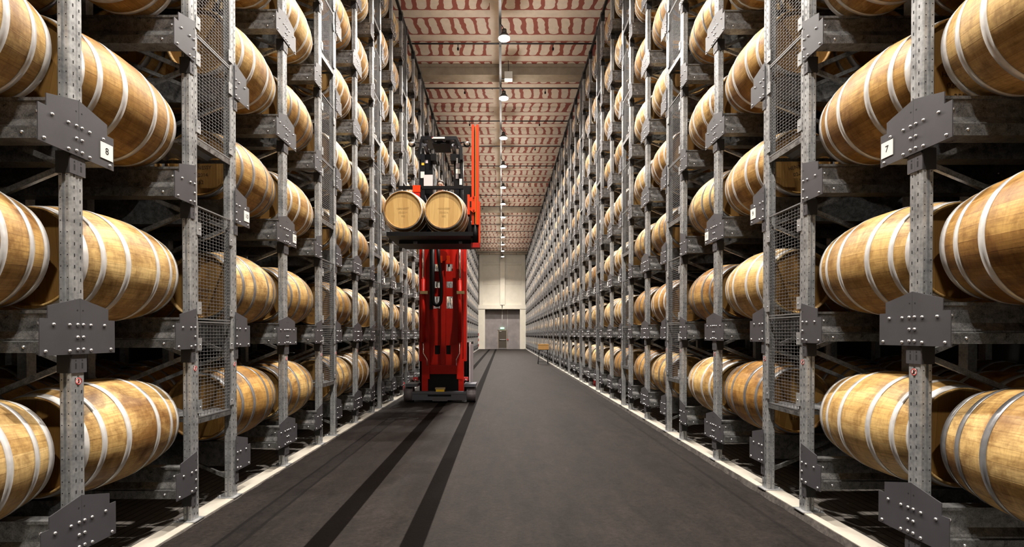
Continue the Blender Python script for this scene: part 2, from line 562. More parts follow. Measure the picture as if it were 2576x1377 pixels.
def text_mesh(body, size, mat, depth=0.0015):
    cu = bpy.data.curves.new('lettering', 'FONT')
    cu.body = body; cu.size = size; cu.align_x = 'CENTER'; cu.align_y = 'CENTER'
    cu.extrude = depth / 2; cu.resolution_u = 3; cu.space_line = 1.45
    o = bpy.data.objects.new('tmp', cu); COL.objects.link(o)
    dg = bpy.context.evaluated_depsgraph_get()
    me = bpy.data.meshes.new_from_object(o.evaluated_get(dg))
    bpy.data.objects.remove(o)
    me.materials.clear(); me.materials.append(M[mat])
    # stand it up to face -Y
    me.transform(Matrix.Rotation(PI / 2, 4, 'X'))
    return me


ORD = ['first', 'second', 'third', 'fourth', 'fifth', 'sixth', 'seventh', 'eighth', 'ninth', 'tenth', 'eleventh', 'twelfth', 'thirteenth',
       'fourteenth', 'fifteenth', 'sixteenth', 'seventeenth', 'eighteenth', 'nineteenth', 'twentieth']
ORD += ['twenty-' + q for q in ORD[:9]] + ['thirtieth'] + ['thirty-' + q for q in ORD[:9]] + ['fortieth'] + ['forty-' + q for q in ORD[:9]] + ['fiftieth'] + ['fifty-' + q for q in ORD[:9]]
LEV = ['bottom level', 'second level', 'third level', 'fourth level', 'fifth level', 'sixth level', 'seventh level', 'top level']

# ------------------------------------------------------------------ layout of the racks
SIDES = {'left': (-1, 1.95, 0.0), 'right': (1, 2.04, 0.05)}     # sign, first frame, base height
PERIOD, BAYW = 3.04, 1.2
NPER = 18
NLEV = 8
LEV0, PITCHZ = 0.247, 1.22
PLX = 2.61           # aisle face of the gusset plates
BC_Z = 2.084 - 1.469  # barrel centre above plate bottom
BX = 3.03


def frames_of(side):
    sg, y0, zb = SIDES[side]
    out = []
    for m in range(NPER):
        for j in range(3):
            out.append((y0 + m * PERIOD + j * BAYW, j, m))
    return out


# ------------------------------------------------------------------ the room
FL = -0.012
mb = MB(); mb.box(-2.60, 2.60, -8, 58.0, -0.3, FL, 'floor'); struct(mb.build('floor'))
for side, (sg, y0, zb) in SIDES.items():
    mb = MB()
    # kerb under the posts, its broken aisle edge, ribbed slab behind
    mb.box(sg * 2.60, sg * 2.775, -8, 58, -0.3, zb, 'kerb')
    o = struct(mb.build('trim_1' if side == 'left' else 'trim_2'))
    mb = MB()
    rr = random.Random(3)
    yy = -8.0
    pts_a, pts_b = [], []
    while yy < 58.0:
        pts_a.append((sg * (2.59 - rr.random() * 0.02), yy, FL + 0.002))
        pts_b.append((sg * (2.600 + 0.0), yy, zb - 0.004 - rr.random() * 0.006))
        yy += 0.09 if yy < 14 else 0.6
    for i in range(len(pts_a) - 1):
        mb.poly([pts_a[i], pts_a[i + 1], pts_b[i + 1], pts_b[i]], 'rough_edge')
    struct(mb.build('trim_3' if side == 'left' else 'trim_4'))
    mb = MB(); mb.box(sg * 2.775, sg * 8.0, -8, 58, -0.3, zb - 0.06, 'slab'); struct(mb.build('floor'))
    mb = MB(); mb.box(sg * 8.0, sg * 8.2, -8, 59.5, -0.3, 11.2, 'wall_dark'); struct(mb.build('wall_' + side))
mb = MB(); mb.box(-8.2, 8.2, -8.2, -8.0, -0.3, 11.2, 'wall'); struct(mb.build('wall_back'))
CZ = 10.94
for y0, y1, oy in ((-8.0, 17.65, -0.55 - 6.0), (18.15, 37.0, 18.15), (37.5, 56.4, 37.5), (56.9, 58.2, 56.9)):
    mb = MB(); mb.box(-8, 8, y0 - oy, y1 - oy, 0, 0.2, 'ceiling')
    struct(mb.build('ceiling', None, (0, oy, CZ)))
for k, y0 in enumerate((-1.7, 17.65, 37.0, 56.4)):
    if k == 0:
        continue
    mb = MB(); mb.box(-8, 8, y0, y0 + 0.5, 10.58, 11.14, 'girder'); mb.box(-8, 8, y0 - 0.03, y0, 10.84, 10.94, 'girder')
    struct(mb.build('ceiling_girder'))

# end wall
mb = MB()
W = 58.0
mb.box(-8, -1.95, W, W + 0.9, -0.3, 4.55, 'wall'); mb.box(2.04, 8, W, W + 0.9, -0.3, 4.55, 'wall')
mb.box(-8, 8, W + 0.25, W + 0.9, 4.55, 11.14, 'wall')
mb.box(-8, -0.04, W - 0.05, W + 0.25, 4.55, 5.02, 'wall'); mb.box(0.06, 8, W - 0.05, W + 0.25, 4.55, 5.02, 'wall')
mb.box(-0.22, 0.32, W - 0.1, W + 0.25, 5.02, 10.94, 'wall')
for a, b_ in ((-2.6, -2.2), (2.25, 2.65)):
    mb.box(a, b_, W - 0.02, W + 0.25, 5.02, 10.94, 'wall')
mb.box(-8, 8, W + 0.05, W + 0.25, 9.6, 9.72, 'wall')
mb.box(-8, 8, W + 0.23, W + 0.25, 7.4, 7.43, 'wall')
struct(mb.build('wall_end'))
mb = MB(); mb.box(-1.95, 2.04, W + 0.8, W + 0.95, -0.3, 4.55, 'wall_grey'); struct(mb.build('wall_recess'))
dr = thing('door_1', '', 'door', (0.045, W + 0.78, -0.01)); del dr['label'], dr['category']; struct(dr)
mb = MB(); mb.box(-0.46, 0.46, 0, 0.04, 0.04, 2.12, 'door'); mb.build('door_leaf', dr)
mb = MB()
for a in ((-0.54, -0.46, 0, 2.2), (0.46, 0.54, 0, 2.2), (-0.54, 0.54, 2.12, 2.2)):
    mb.box(a[0], a[1], -0.02, 0.04, a[2], a[3], 'girder')
mb.build('door_frame', dr)
mb = MB(); mb.box(-0.36, 0.42, -0.07, -0.03, 1.02, 1.12, 'chrome'); mb.box(-0.36, -0.32, -0.07, 0, 1.02, 1.12, 'chrome'); mb.box(0.38, 0.42, -0.07, 0, 1.02, 1.12, 'chrome'); mb.build('push_bar', dr)
mb = MB(); mb.box(-0.46, 0.46, -0.03, 0, 0.0, 0.10, 'chrome'); mb.build('kick_plate', dr)
mb = MB(); mb.box(-0.34, -0.1, -0.05, 0, 1.98, 2.06, 'chrome'); mb.build('door_closer', dr)
ex = thing('exit_sign', 'small green and white exit sign above the brown door', 'sign', (0.02, W + 0.72, 2.38))
mb = MB(); mb.box(-0.22, 0.22, -0.03, 0.05, -0.1, 0.1, 'exit'); mb.build('sign_box', ex)
mb = MB(); mb.ball((0.02, -0.035, 0.06), 0.022, 0.006, 0.022, 'white'); mb.bar((0.02, -0.035, 0.04), (-0.02, -0.035, -0.02), 0.01, 0.03, 'white')
mb.bar((-0.02, -0.035, -0.02), (0.04, -0.035, -0.08), 0.01, 0.02, 'white'); mb.bar((-0.02, -0.035, -0.02), (-0.07, -0.035, -0.07), 0.01, 0.02, 'white')
mb.box(0.1, 0.18, -0.036, -0.03, -0.08, 0.07, 'white'); mb.build('running_figure', ex)
mb = MB(); mb.tube([(0.02, W + 0.77, 2.5), (0.02, W + 0.77, 4.5)], 0.02, 'white')
tag(mb.build('conduit'), 'thin white conduit running up the grey wall above the exit sign', 'conduit')
mb = MB(); mb.tube([(0.64, W + 0.77, 1.2), (0.64, W + 0.77, 4.5)], 0.02, 'white')
tag(mb.build('conduit'), 'thin white conduit down the grey wall right of the brown door', 'conduit')
mb = MB(); mb.box(0.60, 0.72, W + 0.70, W + 0.8, 1.0, 1.14, 'sign_red')
tag(mb.build('alarm_button'), 'small red alarm call point beside the brown door', 'alarm button')

# ceiling services
mb = MB(); mb.box(-0.09, -0.02, -8, 58, 10.30, 10.33, 'pipe'); mb.cyl((-0.055, -8, 10.40), (-0.055, 58, 10.40), 0.025, 'pipe', 8)
yy = -7.0
while yy < 57:
    mb.box(-0.075, -0.035, yy, yy + 0.03, 10.30, 10.938, 'pipe'); yy += 2.8
tag(mb.build('cable_tray'), 'dark cable tray running along the middle of the ceiling', 'cable tray')
for k in range(-8, 15):
    y = 15.55 + 2.8 * k
    if y < 11 or y > 57: continue
    mb = MB(); mb.cyl((-7.9, y, 10.455), (7.9, y, 10.455), 0.024, 'pipe', 8)
    for hx in (-1.34, 1.55, -4.2, 4.4):
        mb.cyl((hx, y, 10.455), (hx, y, 10.33), 0.014, 'pipe', 6); mb.cyl((hx, y, 10.33), (hx, y, 10.26), 0.03, 'black', 8)
    tag(mb.build('sprinkler_pipe'), 'dark sprinkler pipe crossing under the ceiling, %s from the camera' % ORD[k + 1] if k + 1 >= 0 else 'dark sprinkler pipe', 'pipe', 'sprinkler pipes under the ceiling')
mb = MB(); X0, _ = P(1269, 200, 17.4); mb.box(X0, X0 + 0.27, 17.3, 17.55, 10.28, 10.52, 'white'); mb.box(X0 + .12, X0 + .14, 17.4, 17.42, 10.52, 10.938, 'pipe'); mb.box(-0.02, X0, 17.4, 17.43, 10.31, 10.34, 'pipe')
tag(mb.build('junction_box'), 'white junction box hanging in front of the concrete ceiling girder', 'box')

# lamps
lamp_body = MB(); lamp_body.cyl((0, 0, 0.02), (0, 0, 0.14), 0.17, 'lampbody', 20, 0.10); lamp_body.cyl((0, 0, 0.14), (0, 0, 0.26), 0.07, 'lampbody', 12)
lamp_body = lamp_body.mesh('housing')
lens = MB(); lens.cyl((0, 0, 0), (0, 0, 0.02), 0.155, 'lens', 20); lens = lens.mesh('lens')
hang = MB(); hang.tube([(0, 0, 0.26), (-0.05, 0, 0.36), (-0.11, 0, 0.43)], 0.012, 'pipe', 6); hang = hang.mesh('suspension')
for i, y in enumerate(LAMP_Y):
    vis = y > 11
    lab = ('round white high bay lamp under the ceiling, %s in view from the camera' % ORD[int(round((y - 14.3) / 3.6))]) if vis else 'high bay lamp above the near aisle end, %s before the first in view' % ['next', 'second', 'third', 'fourth', 'fifth'][int(round((10.7 - y) / 3.6))]
    t = thing('ceiling_lamp', lab, 'lamp', (LAMP_X, y, LAMP_Z), 'high bay lamps along the aisle')
    link('housing', lamp_body, t); link('lens', lens, t); link('suspension', hang, t)
    ld = bpy.data.lights.new('lamp_light', 'AREA'); ld.shape = 'DISK'; ld.size = 0.2; ld.energy = LAMP_W; ld.spread = LAMP_SPREAD; ld.color = (1.0, 0.93, 0.84)
    lo = bpy.data.objects.new('lamp_light', ld); COL.objects.link(lo); lo.parent = t; lo.location = (0, 0, -0.02)
    ld = bpy.data.lights.new('lamp_glow', 'POINT'); ld.shadow_soft_size = 0.12; ld.energy = GLOW_W; ld.color = (1.0, 0.93, 0.84)
    lo = bpy.data.objects.new('lamp_glow', ld); COL.objects.link(lo); lo.parent = t; lo.location = (0, 0, -0.2)


# ------------------------------------------------------------------ barrels
def rad(y):
    return 0.397 - 0.28 * y * y


HOOPS = [(-0.470, 0.050), (-0.345, 0.036), (-0.155, 0.042), (0.155, 0.042), (0.345, 0.036), (0.470, 0.050)]


def add_body(mb, n, ys, K=0, c=(0, 0, 0), inner=True):
    b = len(mb.v)
    prof = [(y, rad(y)) for y in ys]
    if inner:
        prof = [(-0.472, rad(-.5) - 0.022), (-0.5, rad(-.5) - 0.016)] + prof + [(0.5, rad(.5) - 0.016), (0.472, rad(.5) - 0.022)]
    for y, r in prof:
        for i in range(n + 1):
            t = -PI / 2 + 2 * PI * i / n
            mb.v.append((c[0] + r * math.cos(t), c[1] + y, c[2] + r * math.sin(t)))
    for k in range(len(prof) - 1):
        for i in range(n):
            a, d = b + k * (n + 1) + i, b + (k + 1) * (n + 1) + i
            u0, u1 = K + i / n * 0.9999, K + (i + 1) / n * 0.9999
            mb.face((a, a + 1, d + 1, d), 'staves', True, [(u0, prof[k][0]), (u1, prof[k][0]), (u1, prof[k + 1][0]), (u0, prof[k + 1][0])])


def add_hoop(mb, n, y, w_, c=(0, 0, 0), mt='hoop'):
    b = len(mb.v)
    prof = [(y - w_ / 2, rad(y - w_ / 2) - 0.002), (y - w_ / 2, rad(y - w_ / 2) + 0.0035), (y + w_ / 2, rad(y + w_ / 2) + 0.0035), (y + w_ / 2, rad(y + w_ / 2) - 0.002)]
    for yy, r in prof:
        for i in range(n):
            t = 2 * PI * i / n
            mb.v.append((c[0] + r * math.cos(t), c[1] + yy, c[2] + r * math.sin(t)))
    for k in range(3):
        for i in range(n):
            j = (i + 1) % n
            mb.face((b + k * n + i, b + k * n + j, b + (k + 1) * n + j, b + (k + 1) * n + i), mt, k == 1)


def add_head(mb, n, y, K=0, c=(0, 0, 0), mt='head'):
    r = rad(.5) - 0.021
    b = len(mb.v)
    q = []
    for i in range(n):
        t = 2 * PI * i / n
        mb.v.append((c[0] + r * math.cos(t), c[1] + y, c[2] + r * math.sin(t)))
        q.append((K + 0.5 + r * math.cos(t), r * math.sin(t)))
    idx = list(range(b, b + n))
    if y > 0:
        idx, q = idx[::-1], q[::-1]
    mb.face(idx, mt, False, q)


YS = [-0.5 + i * 0.0625 for i in range(17)]
b_mb = MB(); add_body(b_mb, 96, YS); BODY = b_mb.mesh('barrel_body')
HOOPM, HOOPD = [], {}
for y, w_ in HOOPS:
    h = MB(); add_hoop(h, 96, y, w_); h.dome((0, y, rad(y) + 0.003), (0, 0, 1), 0.007, 0.003, 'hoop', 6)
    g = MB(); add_hoop(g, 96, y, w_, (0, 0, 0), 'hoop_dark'); g.dome((0, y, rad(y) + 0.003), (0, 0, 1), 0.007, 0.003, 'hoop_dark', 6)
    HOOPM.append(h.mesh('barrel_hoop')); HOOPD[HOOPM[-1].name] = g.mesh('barrel_hoop_dark')
h = MB(); add_head(h, 64, -0.472); HEADF = h.mesh('barrel_head')
h = MB(); add_head(h, 40, 0.472); HEADB = h.mesh('barrel_head_back')
h = MB(); add_body(h, 36, [-0.5 + i * 0.1 for i in range(11)])
for y, w_ in HOOPS: add_hoop(h, 36, y, w_)
add_head(h, 30, -0.472); add_head(h, 30, 0.472)
MIDB = h.mesh('oak_barrel')
h = MB(); add_body(h, 36, [-0.5 + i * 0.1 for i in range(11)])
for y, w_ in HOOPS: add_hoop(h, 36, y, w_, (0, 0, 0), 'hoop_dark')
add_head(h, 30, -0.472); add_head(h, 30, 0.472)
MIDD = h.mesh('oak_barrel_dark_hoops')
h = MB(); add_head(h, 40, -0.472, 0, (0, 0, 0), 'head_lit'); HEAD_LIT = h.mesh('barrel_head_lit')
TXT = {}
for num in ('352', '354', '356', '351', '358'):
    TXT[num] = text_mesh('HENNESSY\n02-2014\n' + num, 0.050, 'stencil')
TXTF = text_mesh('HENNESSY\n02-2014\n350', 0.046, 'faint')

root = thing('oak_barrel', 'x', 'barrel')
link('staves', BODY, root)
for hm in HOOPM: link('hoop', hm, root)
hf = link('head', HEADF, root); link('head', HEADB, root)
tx = link('stencil_lettering', TXT['352'], hf, (0, -0.4735, -0.115))
PROTO = root


def in_view(x, y, z, r=0.42):
    if y < 1.2: return False
    px = 1263 + FPX * x / y; py = 843.5 - FPX * (z - EYE) / y
    q = FPX * (r + (0.45 if y < 4 else 0)) / y
    return -q < px < 2576 + q and -q < py < 1377 + q


slots = []
for side, (sg, y0, zb) in SIDES.items():
    bay = 0
    for m in range(NPER):
        for j in range(2):
            yc = y0 + m * PERIOD + j * BAYW + BAYW / 2
            for k in range(NLEV):
                zc = zb + LEV0 + k * PITCHZ + BC_Z
                for row in range(4):
                    if row == 1 and yc > 40: continue
                    if row >= 2 and yc > 16: continue
                    slots.append((side, sg, bay, k, row, sg * (BX + row * 0.805), yc, zc))
            bay += 1
front = [s for s in slots if s[4] == 0 and in_view(*s[5:8])]
front.sort(key=lambda s: s[6])
def hidden_by_truck(s):
    px = 1263 + FPX * s[5] / s[6]; py = 843.5 - FPX * (s[7] - EYE) / s[6]
    return s[0] == 'left' and px > 965 and py > 330
front = [s for s in front if not hidden_by_truck(s)][:236]
second = [s for s in slots if s[4] == 1 and in_view(*s[5:8]) and s[6] < 10.5]
second.sort(key=lambda s: s[6])
second = second[:52]
third = [s for s in slots if s[4] == 2 and in_view(*s[5:8]) and s[6] < 5]
third = third[:10]
chosen = set(front) | set(second) | set(third)
first_used = False
for s in sorted(chosen, key=lambda q: (q[4], q[6])):
    side, sg, bay, k, row, x, y, z = s
    rr = random.Random(hash((sg, bay, k, row)) & 0xffff)
    ang = rr.uniform(-0.3, 0.3)
    yj = y + rr.uniform(-0.02, 0.02)
    if row == 0:
        lab = 'oak barrel facing the aisle, %s rack, %s bay from camera, %s' % (side, ORD[bay], LEV[k])
        if k > 0: lab += ' from floor'
        grp = 'oak barrels along the aisle on the %s rack' % side
    else:
        lab = 'oak barrel %s, %s rack, %s bay from camera, %s' % ('directly behind the aisle barrel' if row == 1 else 'two places behind the aisle barrel', side, ORD[bay], LEV[k])
        grp = 'oak barrels deeper in the %s rack' % side
    if (row == 0 and y < 9.3) or (row == 1 and y < 7):
        if not first_used:
            o = PROTO; first_used = True; o.location = (x, yj, z); o.rotation_euler = (0, ang, 0)
        else:
            o = dup_tree(PROTO, (x, yj, z), ang)
        dark = (bay >= 2 and rr.random() < 0.6) or (side == 'right' and bay == 0 and k == 0) or (row and rr.random() < .5)
        for ch in o.children:
            if dark and ch.data.name in HOOPD: ch.data = HOOPD[ch.data.name]
            for g in ch.children:
                nums = ['352', '354', '356', '351', '358']
                num = '356' if (side == 'left' and bay == 2 and k == 0) else ('354' if (side == 'right' and bay == 2 and k == 0) else ('352' if (side == 'left' and bay == 2 and k == 2) else nums[rr.randrange(5)]))
                g.data = TXT[num]
    else:
        o = link('oak_barrel', MIDD if rr.random() < 0.45 else MIDB, None, (x, yj, z)); o.rotation_euler = (0, ang, 0)
    tag(o, lab, 'barrel', grp)
rest = [s for s in slots if s not in chosen]
mass = MB()
t_ = MB(); add_body(t_, 20, [-0.5, -0.36, -0.2, 0, 0.2, 0.36, 0.5], 0, (0, 0, 0), False)
for y, w_ in HOOPS:
    add_hoop(t_, 20, y, w_)
add_head(t_, 20, -0.485); add_head(t_, 20, 0.485)
tv = np.array(t_.v); nv = len(tv)
loops_uv = []
for fi, f in enumerate(t_.f):
    loops_uv += t_.uv.get(fi, [(0, 0)] * len(f))
luv = np.array(loops_uv)
me = bpy.data.meshes.new('oak_barrel_mass')
V, F, MI, SM, UV = [], [], [], [], []
for q, s in enumerate(rest):
    a = random.uniform(-0.3, 0.3)
    ca, sa = math.cos(a), math.sin(a)
    vv = tv.copy()
    vv[:, 0], vv[:, 2] = tv[:, 0] * ca + tv[:, 2] * sa, -tv[:, 0] * sa + tv[:, 2] * ca
    vv += np.array(s[5:8])
    V.append(vv)
    F += [tuple(i + q * nv for i in f) for f in t_.f]
    MI += t_.m; SM += t_.sm
    uu = luv.copy(); uu[:, 0] += (q % 400) + 1
    UV.append(uu)
me.from_pydata(np.concatenate(V).tolist(), [], F)
for mt in t_.mats: me.materials.append(M[mt])
me.polygons.foreach_set('material_index', MI); me.polygons.foreach_set('use_smooth', SM)
lay = me.uv_layers.new(name='UVMap'); lay.data.foreach_set('uv', np.concatenate(UV).astype(np.float32).ravel())
o = link('oak_barrels', me); o['kind'] = 'stuff'
tag(o, 'remaining oak barrels far down both racks and deep in the dark rows', 'barrels')


# ------------------------------------------------------------------ rack frames (local: x into the rack, y down the aisle, z up; sg mirrors x)
PLATE = [(0, .345), (.224, .287), (.224, .215), (.278, .215), (.278, 0), (0, 0)]
XP = PLX + 0.015        # aisle face of the post
TOP = 10.06


def plate_mb(mb, sg, h, halves, bolts=True, big=True):
    for hs in halves:
        pts = [(hs * a + (0.0008 * hs), z + h) for a, z in PLATE]
        mb.prism(pts, 'x', sg * PLX, sg * (PLX + 0.006), 'plate')
        for yy in ((0.021, .27),):
            mb.cyl((sg * (PLX + .002), hs * yy[0], h + yy[1]), (sg * (PLX - 0.0006), hs * yy[0], h + yy[1]), 0.0055, 'hole', 8)
        if bolts:
            for a, z in ((.021, .182), (.079, .180), (.189, .180), (.021, .105), (.021, .03), (.079, .022), (.243, .024)):
                mb.dome((sg * PLX, hs * a, h + z), (-sg, 0, 0), 0.0105, 0.010, 'bolt', 8)


def beam_mb(mb, sg, h, hs, L=3.7, bolts=True):
    """Z shaped arm running into the rack under one half of a plate"""
    a = 0.150 * hs   # web line nearest the seam
    z0 = h + 0.262
    ya, yb = 0.205 * hs, 0.262 * hs
    # closed outline: upper box web, ledge, lower lip standing out towards the barrel
    pts = [(0.14 * hs, z0), (0.225 * hs, z0), (0.225 * hs, z0 - 0.018), (0.215 * hs, z0 - 0.020), (0.215 * hs, z0 - 0.122), (0.240 * hs, z0 - 0.168), (0.240 * hs, z0 - 0.178), (0.258 * hs, z0 - 0.182), (0.258 * hs, z0 - 0.246), (0.14 * hs, z0 - 0.246)]
    mb.prism(pts, 'x', sg * (PLX + 0.0065), sg * (PLX + L), 'beam')
    if bolts:
        for xx in (0.06, 1.5, 2.9):
            mb.dome((sg * (PLX + xx), 0.215 * hs, z0 - 0.075), (0, hs, 0), 0.010, 0.010, 'bolt', 6)
            mb.dome((sg * (PLX + xx + 0.05), 0.258 * hs, z0 - 0.212), (0, hs, 0), 0.010, 0.010, 'bolt', 6)


def collar_mb(mb, sg, h, near=True, halves=(1, -1)):
    """black sleeve behind a small grey slotted bracket, just under a plate"""
    x0 = XP
    for s in halves:
        mb.box(sg * (x0 + 0.003), sg * (x0 + 0.088), min(s * 0.001, s * 0.0525), max(s * 0.001, s * 0.0525), h - 0.115, h + 0.02, 'collar')
        mb.prism([(s * .0005, h - 0.115), (s * 0.058, h - 0.115), (s * 0.058, h - 0.02), (s * 0.045, h), (s * .0005, h)], 'x', sg * (x0 - 0.006), sg * (x0 + 0.002), 'plate')
    if near:
        for yy in [q * 0.024 for q in halves]:
            mb.box(sg * (x0 - 0.0068), sg * (x0 - 0.0055), yy - 0.005, yy + 0.005, h - 0.090, h - 0.055, 'hole')
            mb.box(sg * (x0 - 0.0068), sg * (x0 - 0.0055), yy - 0.004, yy + 0.004, h - 0.044, h - 0.034, 'hole')


def post_mb(mb, sg, holes=True):
    w, d = 0.045, 0.08
    x0 = XP
    # outline in (x, y): two grooved side faces, flat aisle face with a soft rib
    pts = [(x0, -w + .004), (x0 + .004, -w), (x0 + .012, -w - .003), (x0 + .030, -w - .003), (x0 + .034, -w + .010), (x0 + .048, -w + .010), (x0 + .052, -w - .003),
           (x0 + .072, -w - .003), (x0 + d, -w + .004), (x0 + d, w - .004), (x0 + .072, w + .003), (x0 + .052, w + .003), (x0 + .048, w - .010), (x0 + .034, w - .010),
           (x0 + .030, w + .003), (x0 + .012, w + .003), (x0 + .004, w), (x0, w - .004), (x0, .010), (x0 + .003, .006), (x0 + .003, -.006), (x0, -.010)]
    mb.prism([(sg * a, b_) for a, b_ in pts], 'z', 0.006, TOP, 'post')
    if holes:
        z = 0.06; i = 0
        while z < TOP - 0.05:
            for xx in (x0 + .021, x0 + .062):
                for fy in (-1, 1):
                    c0 = sg * xx
                    mb.poly([(c0 + 0.0042 * math.cos(t * PI / 3), fy * (w + .0036), z + 0.0042 * math.sin(t * PI / 3)) for t in range(6)], 'hole')
            for yy, dz in ((-.022, 0.0), (.022, -.010)):
                xa = sg * (x0 - 0.0006)
                mb.poly([(xa, yy - .004, z + dz - .011), (xa, yy + .004, z + dz - .009), (xa, yy + .004, z + dz + .011), (xa, yy - .004, z + dz + .009)], 'hole')
            z += 0.05 if False else 0.0695; i += 1


def foot_mb(mb, sg):
    mb.box(sg * (XP - 0.035), sg * (XP + 0.15), -0.075, 0.075, 0.0, 0.007, 'post')
    for yy in (-.062, .062):
        mb.cyl((sg * (XP + 0.115), yy, 0.007), (sg * (XP + 0.115), yy, 0.03), 0.008, 'bolt', 6)


def brace_bar(mb, sg, k, up):
    zn = LEV0 + k * PITCHZ - 0.06
    z1 = zn + (0.56 if up else -0.56)
    if z1 > TOP or z1 < 0.05: return False
    mb.bar((sg * (XP + 0.06), 0, zn), (sg * (XP + 1.42), 0, z1), 0.034, 0.026, 'beam', (0, 1, 0))
    return True


def rear_posts(mb, sg, at=(1.40, 3.3)):
    for xx in at:
        mb.box(sg * (XP + xx), sg * (XP + xx + 0.08), -0.045, 0.045, 0.0, TOP, 'post')


CACHE = {}
def cached(key, fn):
    if key not in CACHE:
        mb = MB(); fn(mb); CACHE[key] = mb.mesh(key[0])
    return CACHE[key]


def sticker_mesh():
    mb = MB()
    n = 20
    mb.cyl((0, 0, 0), (0.0010, 0, 0), 0.0225, 'white', n)
    b = len(mb.v)
    for r in (0.0222, 0.0175):
        for i in range(n):
            t = 2 * PI * i / n
            mb.v.append((-0.0006, r * math.cos(t), r * math.sin(t)))
    for i in range(n):
        j = (i + 1) % n
        mb.face((b + i, b + n + i, b + n + j, b + j), 'sign_red')
    # a black hand and a red slash
    mb.box(-0.0008, 0.0, -0.007, 0.007, -0.012, 0.002, 'ink')
    for q in range(4):
        mb.box(-0.0008, 0.0, -0.007 + q * 0.0037, -0.0045 + q * 0.0037, 0.002, 0.011 + (q in (1, 2)) * 0.003, 'ink')
    mb.bar((-0.0009, -0.013, 0.013), (-0.0009, 0.013, -0.013), 0.001, 0.004, 'sign_red', (1, 0, 0))
    return mb.mesh('hand_sticker')


STICK = sticker_mesh()
bolt_me = {}
for sgn in (-1, 1):
    mb = MB(); mb.dome((0, 0, 0), (-sgn, 0, 0), 0.0105, 0.010, 'bolt', 10); bolt_me[sgn] = mb.mesh('bolt')
SIGNS = {('left', 1): '8', ('left', 3): '10', ('left', 4): '12', ('right', 1): '7', ('right', 3): '9', ('right', 4): '11'}
SIGN_BLANK = set()

